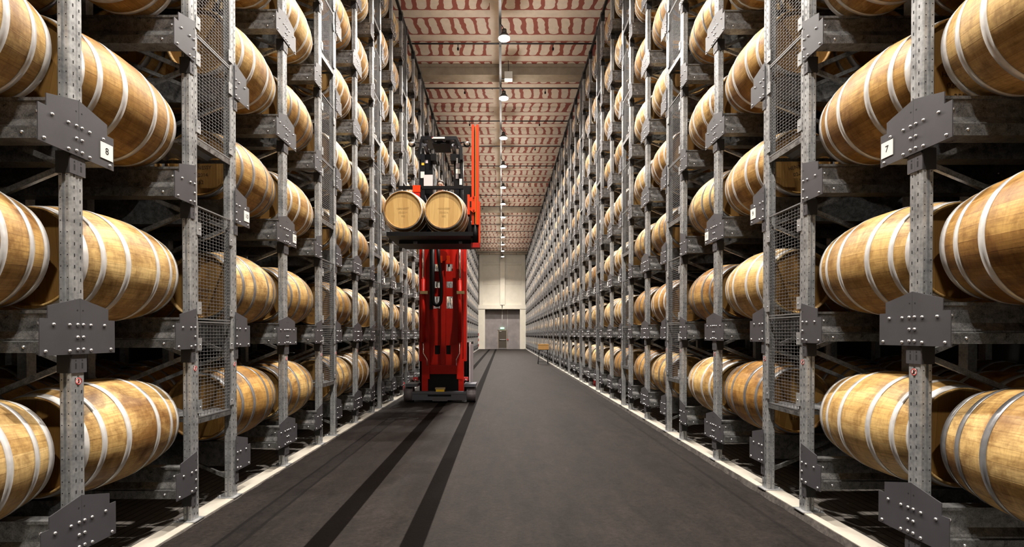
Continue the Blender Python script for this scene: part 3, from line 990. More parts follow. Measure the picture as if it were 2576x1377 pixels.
for side, (sg, y0, zb) in SIDES.items():
    fr = frames_of(side)
    for i, (y, j, m) in enumerate(fr):
        halves = {0: (1,), 1: (1, -1), 2: (-1,)}[j]
        name = 'galvanised rack frame of the %s rack, %s from the camera' % (side, ORD[i])
        kind = {0: ', start of a bay pair', 1: ', between two barrel bays', 2: ', end of a bay pair'}[j]
        near = y < 10.6
        grp = 'steel frames of the %s rack' % side
        if near:
            t = thing('rack_frame', name + kind, 'rack', (0, y, zb), grp)
            link('post', cached(('post', sg), lambda mb: post_mb(mb, sg)), t)
            [link('rear_post', cached(('rear_post', sg, q), lambda mb: rear_posts(mb, sg, (q,))), t) for q in (1.40, 3.3)]
            link('foot_plate', cached(('foot_plate', sg), lambda mb: foot_mb(mb, sg)), t)
            for k in range(NLEV):
                h = LEV0 + k * PITCHZ
                lone = (j == 1 and i == 1 and k < 5)
                if lone:
                    pl = link('gusset_plate', cached(('gusset_plate', sg, halves, 'bare'), lambda mb: plate_mb(mb, sg, 0, halves, False)), t, (0, 0, h))
                    for hs in halves:
                        for a, z in ((.021, .182), (.079, .180), (.189, .180), (.021, .105), (.021, .03), (.079, .022), (.243, .024)):
                            link('bolt', bolt_me[sg], pl, (sg * PLX, hs * a, z))
                else:
                    pl = link('gusset_plate', cached(('gusset_plate', sg, halves), lambda mb: plate_mb(mb, sg, 0, halves)), t, (0, 0, h))
                link('sleeve', cached(('sleeve', sg, halves), lambda mb: collar_mb(mb, sg, 0, True, halves)), t, (0, 0, h))
                for hs in halves:
                    link('beam', cached(('beam', sg, hs), lambda mb: beam_mb(mb, sg, 0, hs)), t, (0, 0, h))
                for up in (True, False):
                    mb = MB()
                    if y < 7 and brace_bar(mb, sg, k, up):
                        mb.build('brace', t)
                if k == 2 and j in (0, 1) and (side, i) in SIGNS:
                    mb = MB(); mb.box(sg * (PLX - 0.004), sg * (PLX - 0.0005), 0.165, 0.268, 0.055, 0.160, 'white')
                    sgn_o = mb.build('number_sign', pl)
                    tm = text_mesh(SIGNS[(side, i)], 0.062, 'ink', 0.001)
                    tm.transform(Matrix.Rotation(-PI / 2 if sg > 0 else PI / 2, 4, 'Z'))
                    tm.transform(Matrix.Translation((sg * (PLX - 0.0048), 0.2165, 0.108)))
                    tm.materials[0] = M['ink']
                    # the number belongs to the sign: one mesh with it
                    nb = MB(); base = len(nb.v)
                    bm_v = [tuple(v.co) for v in sgn_o.data.vertices]; bm_f = [tuple(p.vertices) for p in sgn_o.data.polygons]
                    nb.v = bm_v[:]; 
                    for f_ in bm_f: nb.face(f_, 'white')
                    o_ = len(nb.v); nb.v += [tuple(v.co) for v in tm.vertices]
                    for p in tm.polygons: nb.face([o_ + q for q in p.vertices], 'ink')
                    sgn_o.data = nb.mesh('number_sign')
            if y >= 7:
                link('brace', cached(('brace', sg), lambda mb: [brace_bar(mb, sg, k, up) for k in range(NLEV) for up in (True, False)]), t)
            st_ = link('hand_sticker', STICK, t, (sg * (XP - 0.0014), 0.0, 1.30)); st_.rotation_euler = (0, 0, PI if sg < 0 else 0)
        else:
            def full(mb, y=y, halves=halves):
                post_mb(mb, sg, False); rear_posts(mb, sg); foot_mb(mb, sg)
                for k in range(NLEV):
                    h = LEV0 + k * PITCHZ
                    plate_mb(mb, sg, h, halves, y < 20); collar_mb(mb, sg, h, False, halves)
                    for hs in halves: beam_mb(mb, sg, h, hs, 3.7, False)
                    brace_bar(mb, sg, k, True); brace_bar(mb, sg, k, False)
                    if k == 2 and 1 in halves:
                        mb.box(sg * (PLX - 0.004), sg * (PLX - 0.0005), 0.165, 0.268, h + 0.055, h + 0.160, 'white')
            me = cached(('rack_frame', sg, halves, y < 20), full)
            tag(link('rack_frame', me, None, (0, y, zb)), name + kind, 'rack', grp)
    # top rail
    mb = MB(); mb.box(sg * (XP - 0.004), sg * (XP + 0.06), y0, y0 + (NPER - 1) * PERIOD + 2.45, zb + TOP - 0.06, zb + TOP + 0.0, 'collar')
    for (y, j, m) in fr:
        mb.box(sg * (XP - 0.012), sg * (XP + 0.09), y - 0.055, y + 0.055, zb + TOP - 0.22, zb + TOP + 0.02, 'collar')
    tag(mb.build('top_rail'), 'black rail tying the post tops together along the %s rack' % side, 'rail')
    for m in range(NPER):
        pass

# ------------------------------------------------------------------ mesh guards and decks in the narrow gaps
GAP = PERIOD - 2 * BAYW
PANELS = [(0.87, 1.70), (1.725, 2.70), (3.29, 4.16), (4.18, 5.12), (5.71, 6.58), (6.60, 7.54), (8.13, 9.0), (9.02, 9.96)]
DECKS = [0.85, 3.265, 5.685, 8.105]


def panel_mesh(mb, sg, z0, z1, y0, y1, full=True):
    x = XP + 0.012
    r = 0.0015
    for yy in (y0, y1):
        mb.box(sg * (x - .006), sg * (x + .006), yy - .007, yy + .007, z0, z1, 'wire')
    for zz in (z0, z1):
        mb.box(sg * (x - .006), sg * (x + .006), y0, y1, zz - .006, zz + .006, 'wire')
    z = z0 + 0.03
    while z < z1:
        mb.box(sg * (x - r), sg * (x + r), y0, y1, z - r, z + r, 'wire'); z += 0.030
    yy = y0 + 0.05
    while yy < y1 - 0.01:
        mb.box(sg * (x + r), sg * (x + 3 * r), yy - r, yy + r, z0, z1, 'wire'); yy += 0.050


def clips(mb, sg, z0, z1, y0, y1, only=None):
    cnt = -1
    for zz in (z0 + 0.09, z1 - 0.20):
        for yy, s in ((y0, 1), (y1, -1)):
            cnt += 1
            if only is not None and cnt != only: continue
            mb.box(sg * (XP - 0.006), sg * (XP - 0.001), yy - s * 0.03, yy + s * 0.035, zz - .05, zz + .06, 'post')
            mb.dome((sg * (XP - 0.006), yy + s * 0.008, zz), (-sg, 0, 0), 0.007, 0.007, 'bolt', 6)


def deck_mb(mb, sg, z, L=3.4):
    """corrugated steel planks, ridges running across the gap"""
    x = XP + 0.02
    n = int(L / 0.05)
    prev = None
    pts = []
    for q in range(n + 1):
        zz = 0.0 if (q // 2) % 2 == 0 else 0.03
        pts.append((sg * (x + q * 0.05), zz))
    up = [(a, b_ + z) for a, b_ in pts]
    lo = [(a, b_ + z - 0.004) for a, b_ in pts][::-1]
    for q in range(n):
        a, c = up[q], up[q + 1]
        mb.poly([(a[0], 0.06, a[1]), (c[0], 0.06, c[1]), (c[0], GAP - 0.06, c[1]), (a[0], GAP - 0.06, a[1])], 'wire')
    mb.box(sg * x, sg * (x + L), 0.05, 0.06, z - 0.02, z + 0.012, 'beam')
    mb.box(sg * x, sg * (x + L), GAP - 0.06, GAP - 0.05, z - 0.02, z + 0.012, 'beam')
    mb.box(sg * (x - 0.012), sg * x, 0.05, GAP - 0.05, z - 0.035, z + 0.02, 'beam')


for side, (sg, y0, zb) in SIDES.items():
    for m in range(NPER - 1):
        ya = y0 + m * PERIOD + 2 * BAYW
        a, b_ = 0.055, GAP - 0.055
        nth = ORD[m]
        if m < 4:
            t = thing('mesh_guard', 'wire mesh guard closing the %s narrow gap of the %s rack' % (nth, side), 'mesh guard', (0, ya, zb), 'mesh guards of the %s rack' % side)
            for (z0, z1) in PANELS:
                if m == 0 and z0 < 5:
                    p = link('mesh_panel', cached(('mesh_panel', sg, z0), lambda mb: panel_mesh(mb, sg, z0, z1, a, b_)), t)
                    for q in range(4): link('clip', cached(('clip', sg, z0, q), lambda mb: clips(mb, sg, z0, z1, a, b_, q)), p)
                else:
                    link('mesh_panel', cached(('mesh_panel', sg, z0, 1), lambda mb: [panel_mesh(mb, sg, z0, z1, a, b_), clips(mb, sg, z0, z1, a, b_)]), t)
            for q, z in enumerate(DECKS):
                if q * 2.44 + 1 > 0.66 * (ya + 1) + 2.2: pass
                o = link('walkway_deck', cached(('walkway_deck', sg), lambda mb: deck_mb(mb, sg, 0)), None, (0, ya, zb + z))
                tag(o, 'corrugated steel walkway deck in the %s gap of the %s rack, %s deck up' % (nth, side, ORD[q]), 'walkway', 'walkway decks')
        else:
            def farg(mb):
                for (z0, z1) in PANELS: panel_mesh(mb, sg, z0, z1, a, b_); clips(mb, sg, z0, z1, a, b_)
            o = link('mesh_guard', cached(('mesh_guard', sg), farg), None, (0, ya, zb))
            tag(o, 'wire mesh guard closing the %s narrow gap of the %s rack' % (nth, side), 'mesh guard', 'mesh guards of the %s rack' % side)
            for q, z in enumerate(DECKS):
                if m < 10:
                    o = link('walkway_deck', cached(('walkway_deck', sg), lambda mb: deck_mb(mb, sg, 0)), None, (0, ya, zb + z))
                    tag(o, 'corrugated steel walkway deck in the %s gap of the %s rack, %s deck up' % (nth, side, ORD[q]), 'walkway', 'walkway decks')

# ------------------------------------------------------------------ the red turret truck
T = thing('turret_truck', 'red man-up warehouse forklift with raised cab carrying two barrels', 'forklift', (-1.45, 12.2, FL))
OX, OY, OZ = -1.45, 12.2, FL


def tb():
    return MB()


def put(mb, name, parent=None):
    """mb is in world metres; make it a part of the truck"""
    mb.v = [(a - OX, b_ - OY, c - OZ) for a, b_, c in mb.v]
    return mb.build(name, parent or T)


# wheels
for x0, x1 in ((-2.33, -2.12), (-0.84, -0.63)):
    mb = tb(); cz = 0.19 + FL
    mb.cyl((x0, 12.2, cz), (x1, 12.2, cz), 0.185, 'rubber', 28); mb.cyl((x0 + .02, 12.2, cz), (x0 + .03, 12.2, cz), 0.19, 'rubber', 28); mb.cyl((x1 - .03, 12.2, cz), (x1 - .02, 12.2, cz), 0.19, 'rubber', 28)
    mb.cyl((x0 - .006, 12.2, cz), (x1 + .006, 12.2, cz), 0.09, 'gun', 16); put(mb, 'wheel')
mb = tb(); mb.box(-2.12, -0.84, 11.98, 12.2, 0.05, 0.245, 'gun'); mb.box(-2.12, -0.84, 11.96, 11.985, 0.20, 0.25, 'gun'); mb.box(-1.64, -1.28, 11.955, 11.98, 0.03, 0.12, 'plate'); mb.box(-1.75, -1.2, 11.97, 11.981, 0.14, 0.18, 'black'); put(mb, 'bumper')
mb = tb(); mb.box(-2.28, -2.0, 12.0, 12.5, 0.36, 0.43, 'gun'); mb.box(-0.9, -0.62, 12.0, 12.5, 0.36, 0.43, 'gun'); mb.box(-1.93, -0.96, 12.35, 13.0, 0.2, 0.66, 'black')
mb.box(-2.1, -0.86, 12.95, 15.2, 0.08, 1.4, 'black'); put(mb, 'chassis')
mb = tb(); mb.box(-1.56, -1.36, 11.98, 12.1, 0.245, 0.30, 'yellow'); mb.box(-1.58, -1.34, 12.0, 12.08, 0.30, 0.345, 'brass'); put(mb, 'guide_sensor')
# mast rails
for s, xs in ((-1, (-2.01, -1.93, -1.915, -1.755)), (1, (-0.87, -0.94, -0.955, -1.095))):
    mb = tb(); mb.box(xs[0], xs[1], 12.35, 12.62, 0.95, 3.72, 'red'); mb.box(xs[2], xs[3], 12.30, 12.42, 0.52, 3.72, 'red'); mb.box(xs[2], xs[3], 12.42, 12.66, 0.2, 3.72, 'red_dark')
    mb.box(xs[2] - .0 , xs[3], 12.29, 12.36, 0.2, 0.95, 'red') if False else mb.box(min(xs[2], xs[3]) - (.03 if s < 0 else -.04), max(xs[2], xs[3]) - (.04 if s < 0 else -.03), 12.31, 12.40, 0.22, 1.0, 'red')
    put(mb, 'mast_rail')
# back plate with its windows
mb = tb()
px = [(1080, 1094), (1110, 1120), (1141, 1152)]
zz = [P(0, yy, 12.7)[1] for yy in (925, 891, 869, 778, 748, 727, 711, 686, 668, 615)]
xs = [P(q, 0, 12.7)[0] for q in (1080, 1094, 1110, 1120, 1141, 1152)]
for a, c in ((xs[0], xs[1]), (xs[2], xs[3]), (xs[4], xs[5])):
    mb.box(a, c, 12.46, 12.52, zz[0], zz[9], 'red')
for a, c in ((xs[1], xs[2]), (xs[3], xs[4])):
    for q0, q1 in ((0, 1), (2, 3), (4, 5), (6, 7), (8, 9)):
        mb.box(a, c, 12.46, 12.52, zz[q0], zz[q1], 'red')
mb.box(xs[1] + .02, xs[2] - .03, 12.47, 12.50, zz[1], zz[2], 'black') ; mb.box(xs[3] + .03, xs[4] - .04, 12.47, 12.50, zz[1], zz[2], 'black')
mb.box(xs[1], xs[1] + .03, 12.46, 12.52, zz[1], zz[2], 'red'); mb.box(xs[4] - .05, xs[4], 12.46, 12.52, zz[1], zz[2], 'red')
put(mb, 'mast_plate')
mb = tb(); a = P(1110, 0, 12.4)[0]; c = P(1120.5, 0, 12.4)[0]; mb.box(a, c, 12.36, 12.5, 0.72, 3.72, 'red'); mb.box(a - .012, a, 12.45, 12.6, 0.8, 3.6, 'red_dark'); mb.box(c, c + .012, 12.45, 12.6, 0.8, 3.6, 'red_dark'); put(mb, 'centre_rail')
mb = tb(); mb.box(-1.80, -1.06, 12.33, 12.45, 0.64, 0.86, 'red'); put(mb, 'cross_member')
mb = tb(); mb.cyl((-1.44, 12.3, 3.50), (-1.44, 12.36, 3.50), 0.13, 'red_dark', 20); mb.box(-1.50, -1.44, 12.28, 12.3, 3.33, 3.50, 'orange'); mb.box(-1.34, -1.26, 12.28, 12.3, 3.33, 3.50, 'orange'); put(mb, 'chain_wheel')
for x, zt in ((-1.893, 2.93), (-1.015, 2.90)):
    mb = tb(); mb.cyl((x, 12.24, 1.42), (x, 12.24, zt), 0.045, 'red', 16); put(mb, 'lift_cylinder')
    mb = tb(); mb.cyl((x, 12.24, zt), (x, 12.24, 3.9), 0.024, 'chrome', 12); put(mb, 'lift_rod')
    mb = tb(); mb.box(x - 0.07, x + 0.11, 12.17, 12.31, 2.57, 2.64, 'brass'); put(mb, 'clamp')
mb = tb(); mb.tube([(-1.89, 12.22, 1.42), (-1.89, 12.22, 1.15), (-1.80, 12.22, 1.0), (-1.80, 12.22, 0.85)], 0.012, 'chrome', 6); put(mb, 'hydraulic_pipe')
mb = tb(); mb.tube([(-1.02, 12.22, 1.42), (-1.02, 12.22, 1.15), (-1.10, 12.22, 1.0), (-1.10, 12.22, 0.85)], 0.012, 'chrome', 6); put(mb, 'hydraulic_pipe')
# cable chain: a long U
pts = [(-1.655, 12.2, 3.75), (-1.655, 12.2, 2.6)]
for q in range(9):
    t = PI + PI * q / 8
    pts.append((-1.56 + 0.095 * math.cos(t), 12.2, 2.42 + 0.12 * math.sin(t)))
pts += [(-1.45, 12.2, 2.6), (-1.455, 12.2, 2.9), (-1.52, 12.2, 3.4), (-1.54, 12.2, 3.75)]
mb = tb(); mb.tube(pts, 0.042, 'black', 8)
mb.box(-1.74, -1.66, 12.2, 12.3, 2.2, 3.72, 'black'); put(mb, 'cable_chain')
# side panel right of the mast
mb = tb(); mb.box(-0.82, -0.79, 12.7, 13.0, 0.4, 1.4, 'pink'); mb.box(-0.79, -0.72, 12.68, 12.75, 0.42, 1.36, 'grey_strip'); mb.box(-0.84, -0.82, 12.65, 12.72, 0.3, 1.3, 'black'); put(mb, 'side_panel')
for x in (-2.06, -0.86):
    mb = tb(); mb.box(x - .05, x + .05, 12.1, 12.2, 0.5, 0.58, 'sign_red'); mb.ball((x, 12.1, 0.52), .025, .02, .025, 'chrome'); put(mb, 'tail_lamp')
# load platform
PF = 3.335
mb = tb(); mb.box(-1.98, -0.50, 8.72, 9.95, PF - 0.05, PF, 'black')
for yy in (8.72, 9.3, 9.9):
    mb.box(-1.98, -0.50, yy, yy + 0.06, PF, PF + 0.02, 'black')
for yy in (9.0, 9.7):
    for xx in (-1.94, -1.58, -1.23, -0.86):
        mb.hexa([(xx - .05, yy, PF), (xx + .05, yy, PF), (xx + .05, yy + .06, PF), (xx - .05, yy + .06, PF), (xx - .02, yy, PF + .08), (xx + .02, yy, PF + .08), (xx + .02, yy + .06, PF + .08), (xx - .02, yy + .06, PF + .08)], 'brass')
put(mb, 'load_table')
mb = tb(); mb.box(-1.86, -0.52, 9.2, 9.8, PF - 0.10, PF - 0.05, 'black'); mb.box(-1.86, -0.52, 9.9, 10.3, PF + 0.02, PF + 0.42, 'gloss'); mb.box(-1.7, -0.62, 9.7, 9.9, PF - .04, PF + .42, 'black'); mb.box(-1.6, -1.53, 9.18, 9.2, PF - .10, PF - .06, 'gun'); mb.box(-0.78, -0.72, 9.18, 9.2, PF - .10, PF - .06, 'gun'); put(mb, 'carriage')
# turret mast: tall orange channel with bracket and black cylinder
x0, x1 = -0.530, -0.405
mb = tb(); zb_, zt = P(0, 566, 8.85)[1], P(0, 315, 8.85)[1]
mb.box(x0, x0 + .045, 8.85, 8.97, zb_, zt, 'orange'); mb.box(x1 - .045, x1, 8.85, 8.97, zb_, zt, 'orange'); mb.box(x0, x1, 8.93, 8.99, zb_, zt, 'orange')
mb.box(x0 + .05, x0 + .065, 8.88, 8.93, zb_ + .02, zt - .03, 'black'); mb.box(x0 + .066, x0 + .072, 8.87, 8.93, zb_ + .02, zt - .03, 'yellow'); put(mb, 'turret_mast')
mb = tb(); q0, q1 = P(1176, 541, 8.8), P(1182, 491, 8.8)
mb.box(q0[0], q1[0], 8.78, 8.95, q0[1], q1[1], 'orange')
za, zc = P(0, 533, 8.8)[1], P(0, 496, 8.8)[1]
mb.prism([(q1[0], za + .03), (-0.50, za - .02), (-0.46, za), (-0.46, zc), (-0.50, zc + .02), (q1[0], zc - .02)], 'y', 8.80, 8.84, 'orange')
mb.cyl((-0.49, 8.785, za + .02), (-0.49, 8.80, za + .02), .014, 'red_dark', 10); mb.cyl((-0.49, 8.785, zc - .01), (-0.49, 8.80, zc - .01), .014, 'red_dark', 10)
mb.box(-0.56, -0.53, 8.79, 8.80, za + .08, zc - .08, 'black'); put(mb, 'bracket')
mb = tb(); mb.box(-0.415, -0.385, 8.9, 9.0, P(0, 622, 8.9)[1], P(0, 508, 8.9)[1], 'orange'); put(mb, 'guard_rail')
mb = tb(); mb.cyl((-0.465, 8.95, P(0, 612, 8.9)[1]), (-0.465, 8.95, zb_ + .02), 0.075, 'black', 20); put(mb, 'slew_cylinder')
mb = tb(); mb.box(-0.54, -0.385, 8.87, 9.03, P(0, 624, 8.9)[1], P(0, 612, 8.9)[1], 'red_dark'); put(mb, 'slew_base')
mb = tb(); mb.box(P(1166, 0, 9.95)[0], -0.50, 9.92, 10.1, PF, 4.44, 'black'); mb.tube([(-0.62, 9.9, 3.5), (-0.56, 9.88, 3.62), (-0.6, 9.9, 3.8)], .012, 'chrome', 6); mb.tube([(-0.72, 9.85, 3.38), (-0.66, 9.83, 3.46), (-0.6, 9.86, 3.42)], .012, 'brass', 6); put(mb, 'support_column')
mb = tb(); zl = P(0, 473.5, 10)[1]; mb.box(-2.03, -0.52, 9.97, 10.03, zl - .03, zl + .028, 'black'); mb.box(-1.62, -1.57, 9.97, 10.03, PF, zl, 'black'); put(mb, 'guard_bar')
mb = tb(); mb.box(P(1039, 0, 9.95)[0], P(1058, 0, 9.95)[0], 9.93, 9.968, zl - .1, zl + .03, 'orange'); mb.box(P(1041, 0, 9.95)[0], P(1057, 0, 9.95)[0], 9.94, 9.96, zl - .2, zl - .1, 'red'); put(mb, 'orange_latch')
# cab
CF = 3.70
mb = tb(); mb.box(-1.78, -0.72, 10.35, 11.9, CF - 0.06, CF, 'black'); put(mb, 'cab_floor')
mb = tb(); xl, xr = P(1057, 0, 10.6)[0], P(1166, 0, 10.6)[0]
mb.prism([(xl, 5.15), (xl - .0, 5.3), (xl + .06, 5.62), (xr - .12, 5.62), (xr, 5.40), (xr, 5.15), (xr - .05, 5.15), (xr - .05, 5.38), (xr - .14, 5.555), (xl + .09, 5.555), (xl + .05, 5.3), (xl + .05, 5.15)], 'y', 10.35, 10.42, 'gloss')
mb.box(xl + .06, xr - .12, 10.62, 11.0, 5.60, 5.62, 'gloss')
for q in range(5):
    a0 = xl + .06 + q * (xr - xl - .18) / 4
    mb.prism([(max(xl + .06, a0 - .10), 10.62), (min(xr - .12, a0 + .10), 10.62), (min(xr - .12, a0 + .02), 10.41), (max(xl + .06, a0 - .02), 10.41)], 'z', 5.585, 5.60, 'gloss')
mb.box(P(1093, 0, 10.8)[0], P(1134, 0, 10.8)[0], 10.5, 11.0, 5.52, 5.54, 'black')
put(mb, 'cab_roof')
for a, c, nm in ((1057, 1071, 'cab_pillar'), (1160, 1166, 'cab_pillar')):
    mb = tb(); mb.box(P(a, 0, 10.55)[0], P(c, 0, 10.55)[0], 10.45, 10.65, CF, 5.3, 'gloss'); put(mb, nm)
mb = tb(); mb.box(P(1071, 0, 10.7)[0], P(1090, 0, 10.7)[0], 10.62, 10.8, 4.3, 5.35, 'black'); mb.box(P(1084, 0, 10.5)[0], P(1098, 0, 10.5)[0], 10.5, 10.75, 5.18, 5.32, 'black'); put(mb, 'cab_panel')
mb = tb(); mb.box(P(1143, 0, 10.7)[0], P(1161, 0, 10.7)[0], 10.62, 10.8, 4.3, 5.35, 'black'); mb.box(P(1133, 0, 10.5)[0], P(1147, 0, 10.5)[0], 10.5, 10.75, 5.18, 5.32, 'black'); put(mb, 'cab_panel')
for x in (-1.70, -0.90):
    mb = tb(); mb.box(x - .03, x + .03, 10.95, 11.01, CF, 5.6, 'black'); put(mb, 'cab_pillar')
for sx, x in ((-1, P(1037, 0, 10.3)[0]), (1, P(1175, 0, 10.3)[0])):
    z = P(0, 365, 10.3)[1]
    mb = tb(); mb.ball((x, 10.3, z), .075, .09, .055, 'gloss'); mb.ball((x, 10.24, z - .01), .05, .05, .04, 'chrome'); mb.tube([(x, 10.32, z + .04), (x - sx * .06, 10.36, z + .07), (x - sx * .14, 10.38, z + .06)], .012, 'black', 6); put(mb, 'work_light')
for a, c in ((1065, 1081), (1138, 1150)):
    mb = tb(); xx = P((a + c) / 2, 0, 10.7)[0]
    mb.cyl((xx, 10.5, 5.50), (xx + (.06 if a < 1100 else 0.0), 10.75, 5.33), .045, 'gun', 12); mb.cyl((xx + (.06 if a < 1100 else 0), 10.755, 5.325), (xx + (.062 if a < 1100 else 0), 10.76, 5.32), .05, 'black', 12); put(mb, 'cab_spotlight')
mb = tb(); a = P(1087, 0, 10.33)[0]; c = P(1119, 0, 10.33)[0]; mb.box(a, c, 10.335, 10.349, 5.565, 5.60, 'white'); mb.box(a, a + .02, 10.333, 10.336, 5.58, 5.60, 'sign_red'); put(mb, 'name_strip')
def card(nm, x0, x1, y0, y1, Z, mat):
    mb = tb(); a, z1 = P(x0, y0, Z); c, z0 = P(x1, y1, Z); mb.box(a, c, Z, Z + .006, z0, z1, mat); put(mb, nm)
card('paper', 1058.5, 1068, 433, 449, 10.43, 'white'); card('clipboard_sheet', 1066.5, 1089, 441, 470, 10.40, 'pink')
card('warning_label', 1061, 1067.5, 411, 417, 10.43, 'yellow'); card('warning_label', 1071, 1077, 404, 412, 10.61, 'pink')
card('warning_label', 1147, 1152, 399, 412, 10.61, 'white'); card('paper', 1147, 1158, 412, 424, 10.60, 'grey_strip'); card('paper', 1147, 1158, 426, 438, 10.60, 'white'); card('paper', 1147, 1154, 439, 451, 10.60, 'grey_strip')
card('warning_label', 1156, 1162.5, 451, 466, 10.44, 'white')
mb = tb(); mb.box(-1.62, -1.10, 11.45, 11.6, CF, 4.55, 'black'); mb.box(-1.62, -1.10, 11.05, 11.5, CF + .3, CF + .42, 'black'); put(mb, 'seat')
mb = tb(); mb.box(-1.66, -1.58, 10.5, 10.9, CF, 4.4, 'black'); mb.box(-0.95, -0.78, 10.5, 10.75, CF, 4.35, 'blue'); mb.tube([(-1.6, 10.5, 4.5), (-1.52, 10.48, 4.25), (-1.46, 10.5, 4.0)], .01, 'gun', 6); put(mb, 'control_console')

# barrels on the load table
for x, ang, lab in ((-1.735, -0.04, 'oak barrel on the forklift table, left one under the orange latch'), (-1.018, 0.03, 'oak barrel on the forklift table, right one beside the orange mast')):
    o = dup_tree(PROTO, (x, 9.40, PF + 0.02 + 0.42), ang)
    for ch in o.children:
        if ch.name.startswith('head') and ch.children: ch.data = HEAD_LIT
        for g in ch.children: g.data = TXTF; g.location = (0, -0.4735, -0.04)
    tag(o, lab, 'barrel', 'two barrels carried by the forklift')

# driver, seated in the cab, facing the load
D = thing('person', 'seated driver in a blue shirt, face just above the black guard bar', 'person', (-1.36, 11.2, CF))


def skin_mesh(name, verts, edges, radii, mat, rootv=0, sub=2):
    me = bpy.data.meshes.new(name); me.from_pydata(verts, edges, [])
    o = bpy.data.objects.new(name, me); COL.objects.link(o)
    sk = o.modifiers.new('s', 'SKIN'); sk.use_smooth_shade = True
    for i, r in enumerate(radii):
        me.skin_vertices[0].data[i].radius = (r[0], r[1]) if isinstance(r, tuple) else (r, r)
    me.skin_vertices[0].data[rootv].use_root = True
    ss = o.modifiers.new('d', 'SUBSURF'); ss.levels = sub; ss.render_levels = sub
    dg = bpy.context.evaluated_depsgraph_get()
    res = bpy.data.meshes.new_from_object(o.evaluated_get(dg))
    bpy.data.objects.remove(o)
    res.materials.clear(); res.materials.append(M[mat])
    return res


# one continuous body: pelvis, spine, neck, head, arms to fingertips, legs to feet (metres from the cab floor)
bv = [(0, 0.16, .50), (0, 0.15, .66), (0, 0.12, .86), (0, 0.10, 1.00), (0, 0.08, 1.07), (0, 0.055, 1.13), (0, 0.045, 1.20), (0, 0.055, 1.25)]
br = [(.14, .11), (.135, .10), (.16, .11), (.12, .09), (.055, .055), (.062, .072), (.074, .092), (.055, .07)]
be = [(i, i + 1) for i in range(7)]
for s in (-1, 1):
    b0 = len(bv)
    bv += [(s * .18, .10, .97), (s * .25, .06, .74), (s * .20, -.17, .64), (s * .17, -.27, .66)]
    br += [.06, .045, .033, (.026, .036)]
    be += [(3, b0), (b0, b0 + 1), (b0 + 1, b0 + 2), (b0 + 2, b0 + 3)]
    hand = b0 + 3
    for q in range(4):
        f0 = len(bv)
        bv += [(s * (.17 - .030 + q * .02), -.315, .665 + (q in (1, 2)) * .006), (s * (.17 - .030 + q * .02), -.345, .645), (s * (.17 - .030 + q * .02), -.350, .615)]
        br += [.0095, .009, .008]
        be += [(hand, f0), (f0, f0 + 1), (f0 + 1, f0 + 2)]
    f0 = len(bv)
    bv += [(s * .125, -.285, .655), (s * .105, -.31, .635)]; br += [.011, .009]; be += [(hand, f0), (f0, f0 + 1)]
    b0 = len(bv)
    bv += [(s * .10, .10, .48), (s * .13, -.30, .50), (s * .13, -.34, .10), (s * .13, -.46, .045)]
    br += [.09, .065, .045, (.045, .035)]
    be += [(0, b0), (b0, b0 + 1), (b0 + 1, b0 + 2), (b0 + 2, b0 + 3)]
body = link('body', skin_mesh('body', bv, be, br, 'skin'), D)
fmb = MB()
fmb.ball((0, -.032, 1.155), .013, .022, .02, 'skin'); fmb.ball((-.078, .055, 1.17), .01, .02, .03, 'skin'); fmb.ball((.078, .055, 1.17), .01, .02, .03, 'skin')
for s in (-1, 1):
    fmb.ball((s * .031, -.028, 1.185), .012, .008, .007, 'white'); fmb.ball((s * .031, -.034, 1.185), .005, .004, .005, 'ink')
    fmb.bar((s * .016, -.036, 1.203), (s * .047, -.032, 1.203), .006, .006, 'hair')
fmb.bar((-.022, -.032, 1.115), (.022, -.032, 1.115), .006, .008, 'sign_red')
fmb.build('face', D)
gmb = MB()
for s in (-1, 1):
    gmb.tube([(s * .031 + .02 * math.cos(q * PI / 5), -.045, 1.185 + .015 * math.sin(q * PI / 5)) for q in range(11)], .0018, 'ink', 5)
    gmb.tube([(s * .052, -.044, 1.187), (s * .076, .05, 1.187)], .0018, 'ink', 5)
gmb.tube([(-.011, -.045, 1.187), (.011, -.045, 1.187)], .0018, 'ink', 5)
gmb.build('glasses', D)
hmb = MB(); hmb.ball((0, .085, 1.248), .082, .098, .062, 'hair', 16, 10); hmb.ball((-.070, .07, 1.215), .014, .035, .035, 'hair'); hmb.ball((.070, .07, 1.215), .014, .035, .035, 'hair'); hmb.build('hair', D)
sv_ = [(0, 0.16, .52), (0, 0.15, .66), (0, 0.12, .86), (0, 0.10, 1.00), (0, 0.085, 1.045)]
sr = [(.155, .125), (.15, .115), (.175, .125), (.135, .10), (.07, .07)]
se = [(i, i + 1) for i in range(4)]
for s in (-1, 1):
    b0 = len(sv_); sv_ += [(s * .18, .10, .97), (s * .25, .06, .75), (s * .215, -.10, .67)]; sr += [.072, .058, .045]; se += [(3, b0), (b0, b0 + 1), (b0 + 1, b0 + 2)]
link('shirt', skin_mesh('shirt', sv_, se, sr, 'blue'), D)
tv_, tr_, te_ = [(0, .16, .50)], [(.15, .12)], []
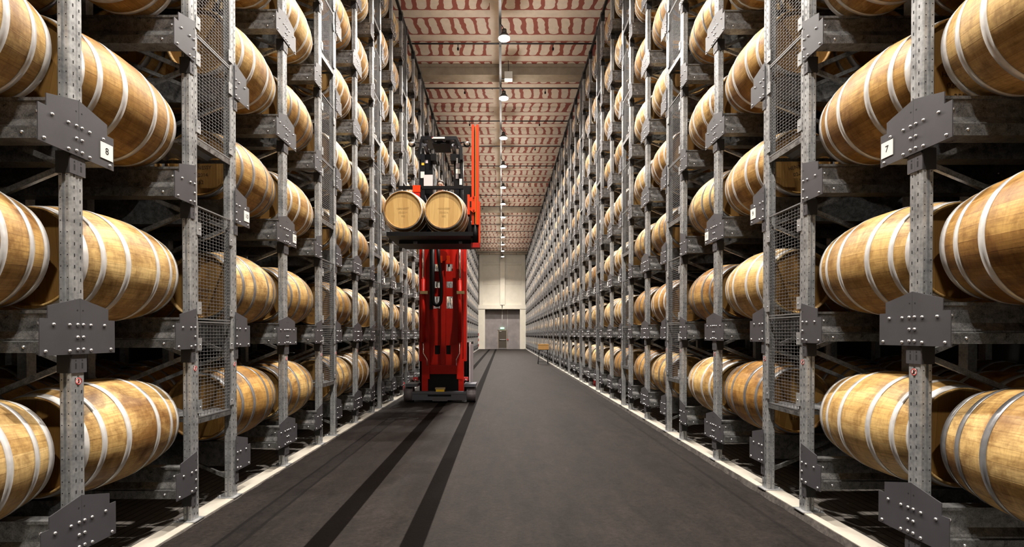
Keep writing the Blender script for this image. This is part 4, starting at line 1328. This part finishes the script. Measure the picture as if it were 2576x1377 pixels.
for s in (-1, 1):
    b0 = len(tv_); tv_ += [(s * .10, .10, .48), (s * .13, -.30, .50), (s * .13, -.34, .12)]; tr_ += [.10, .078, .062]; te_ += [(0, b0), (b0, b0 + 1), (b0 + 1, b0 + 2)]
link('trousers', skin_mesh('trousers', tv_, te_, tr_, 'navy'), D)

# ------------------------------------------------------------------ small things in the aisle
S = thing('folding_stand', 'black folding trestle stand under the brown box by the right rack', 'stand', (2.28, 28.0, FL))
mb = MB(); mb.box(-0.30, 0.30, -0.18, 0.18, 0.77, 0.80, 'black'); mb.build('top', S)
for sx in (-1, 1):
    for sy in (-1, 1):
        mb = MB(); mb.bar((sx * .22, sy * -.12, 0.78), (sx * (.30 if sx < 0 else .24), sy * .24, 0.0), .03, .05, 'black'); mb.build('leg', S)
mb = MB(); mb.bar((-.27, .1, .12), (.22, .1, .12), .02, .03, 'black'); mb.build('stretcher', S)
B = thing('cardboard_box', 'brown cardboard box on the black folding stand', 'box', (2.28, 28.0, FL + .80))
mb = MB(); mb.box(-0.29, 0.28, -.18, .18, 0, 0.29, 'box'); mb.build('carton', B)
mb = MB(); mb.box(-0.30, 0.285, -.19, .19, 0.26, 0.305, 'box'); mb.build('lid', B)
for sg, y, x, lab in ((1, 15.6, 2.86, 'red fire extinguisher on the floor inside the right rack'), (-1, 14.6, 2.84, 'red fire extinguisher at the left rack behind the forklift')):
    E = thing('fire_extinguisher', lab, 'fire extinguisher', (sg * x, y, SIDES['left' if sg < 0 else 'right'][2] - .06))
    mb = MB(); mb.cyl((0, 0, 0), (0, 0, .40), .065, 'sign_red', 16); mb.ball((0, 0, .40), .065, .065, .05, 'sign_red'); mb.build('cylinder', E)
    mb = MB(); mb.cyl((0, 0, .44), (0, 0, .50), .02, 'black', 8); mb.box(-.05, .03, -.01, .01, .50, .53, 'black'); mb.build('valve', E)
    mb = MB(); mb.tube([(.02, 0, .48), (.08, 0, .42), (.085, 0, .2)], .01, 'black', 6); mb.build('hose', E)
mb = MB()
for q in range(6):
    mb.box(-2.66, -2.58, 56.5, 56.58, q * .3, 0.3 + q * .3, 'sign_red' if q % 2 else 'white')
tag(mb.build('warning_post'), 'red and white striped guard post at the far end of the left rack', 'post')
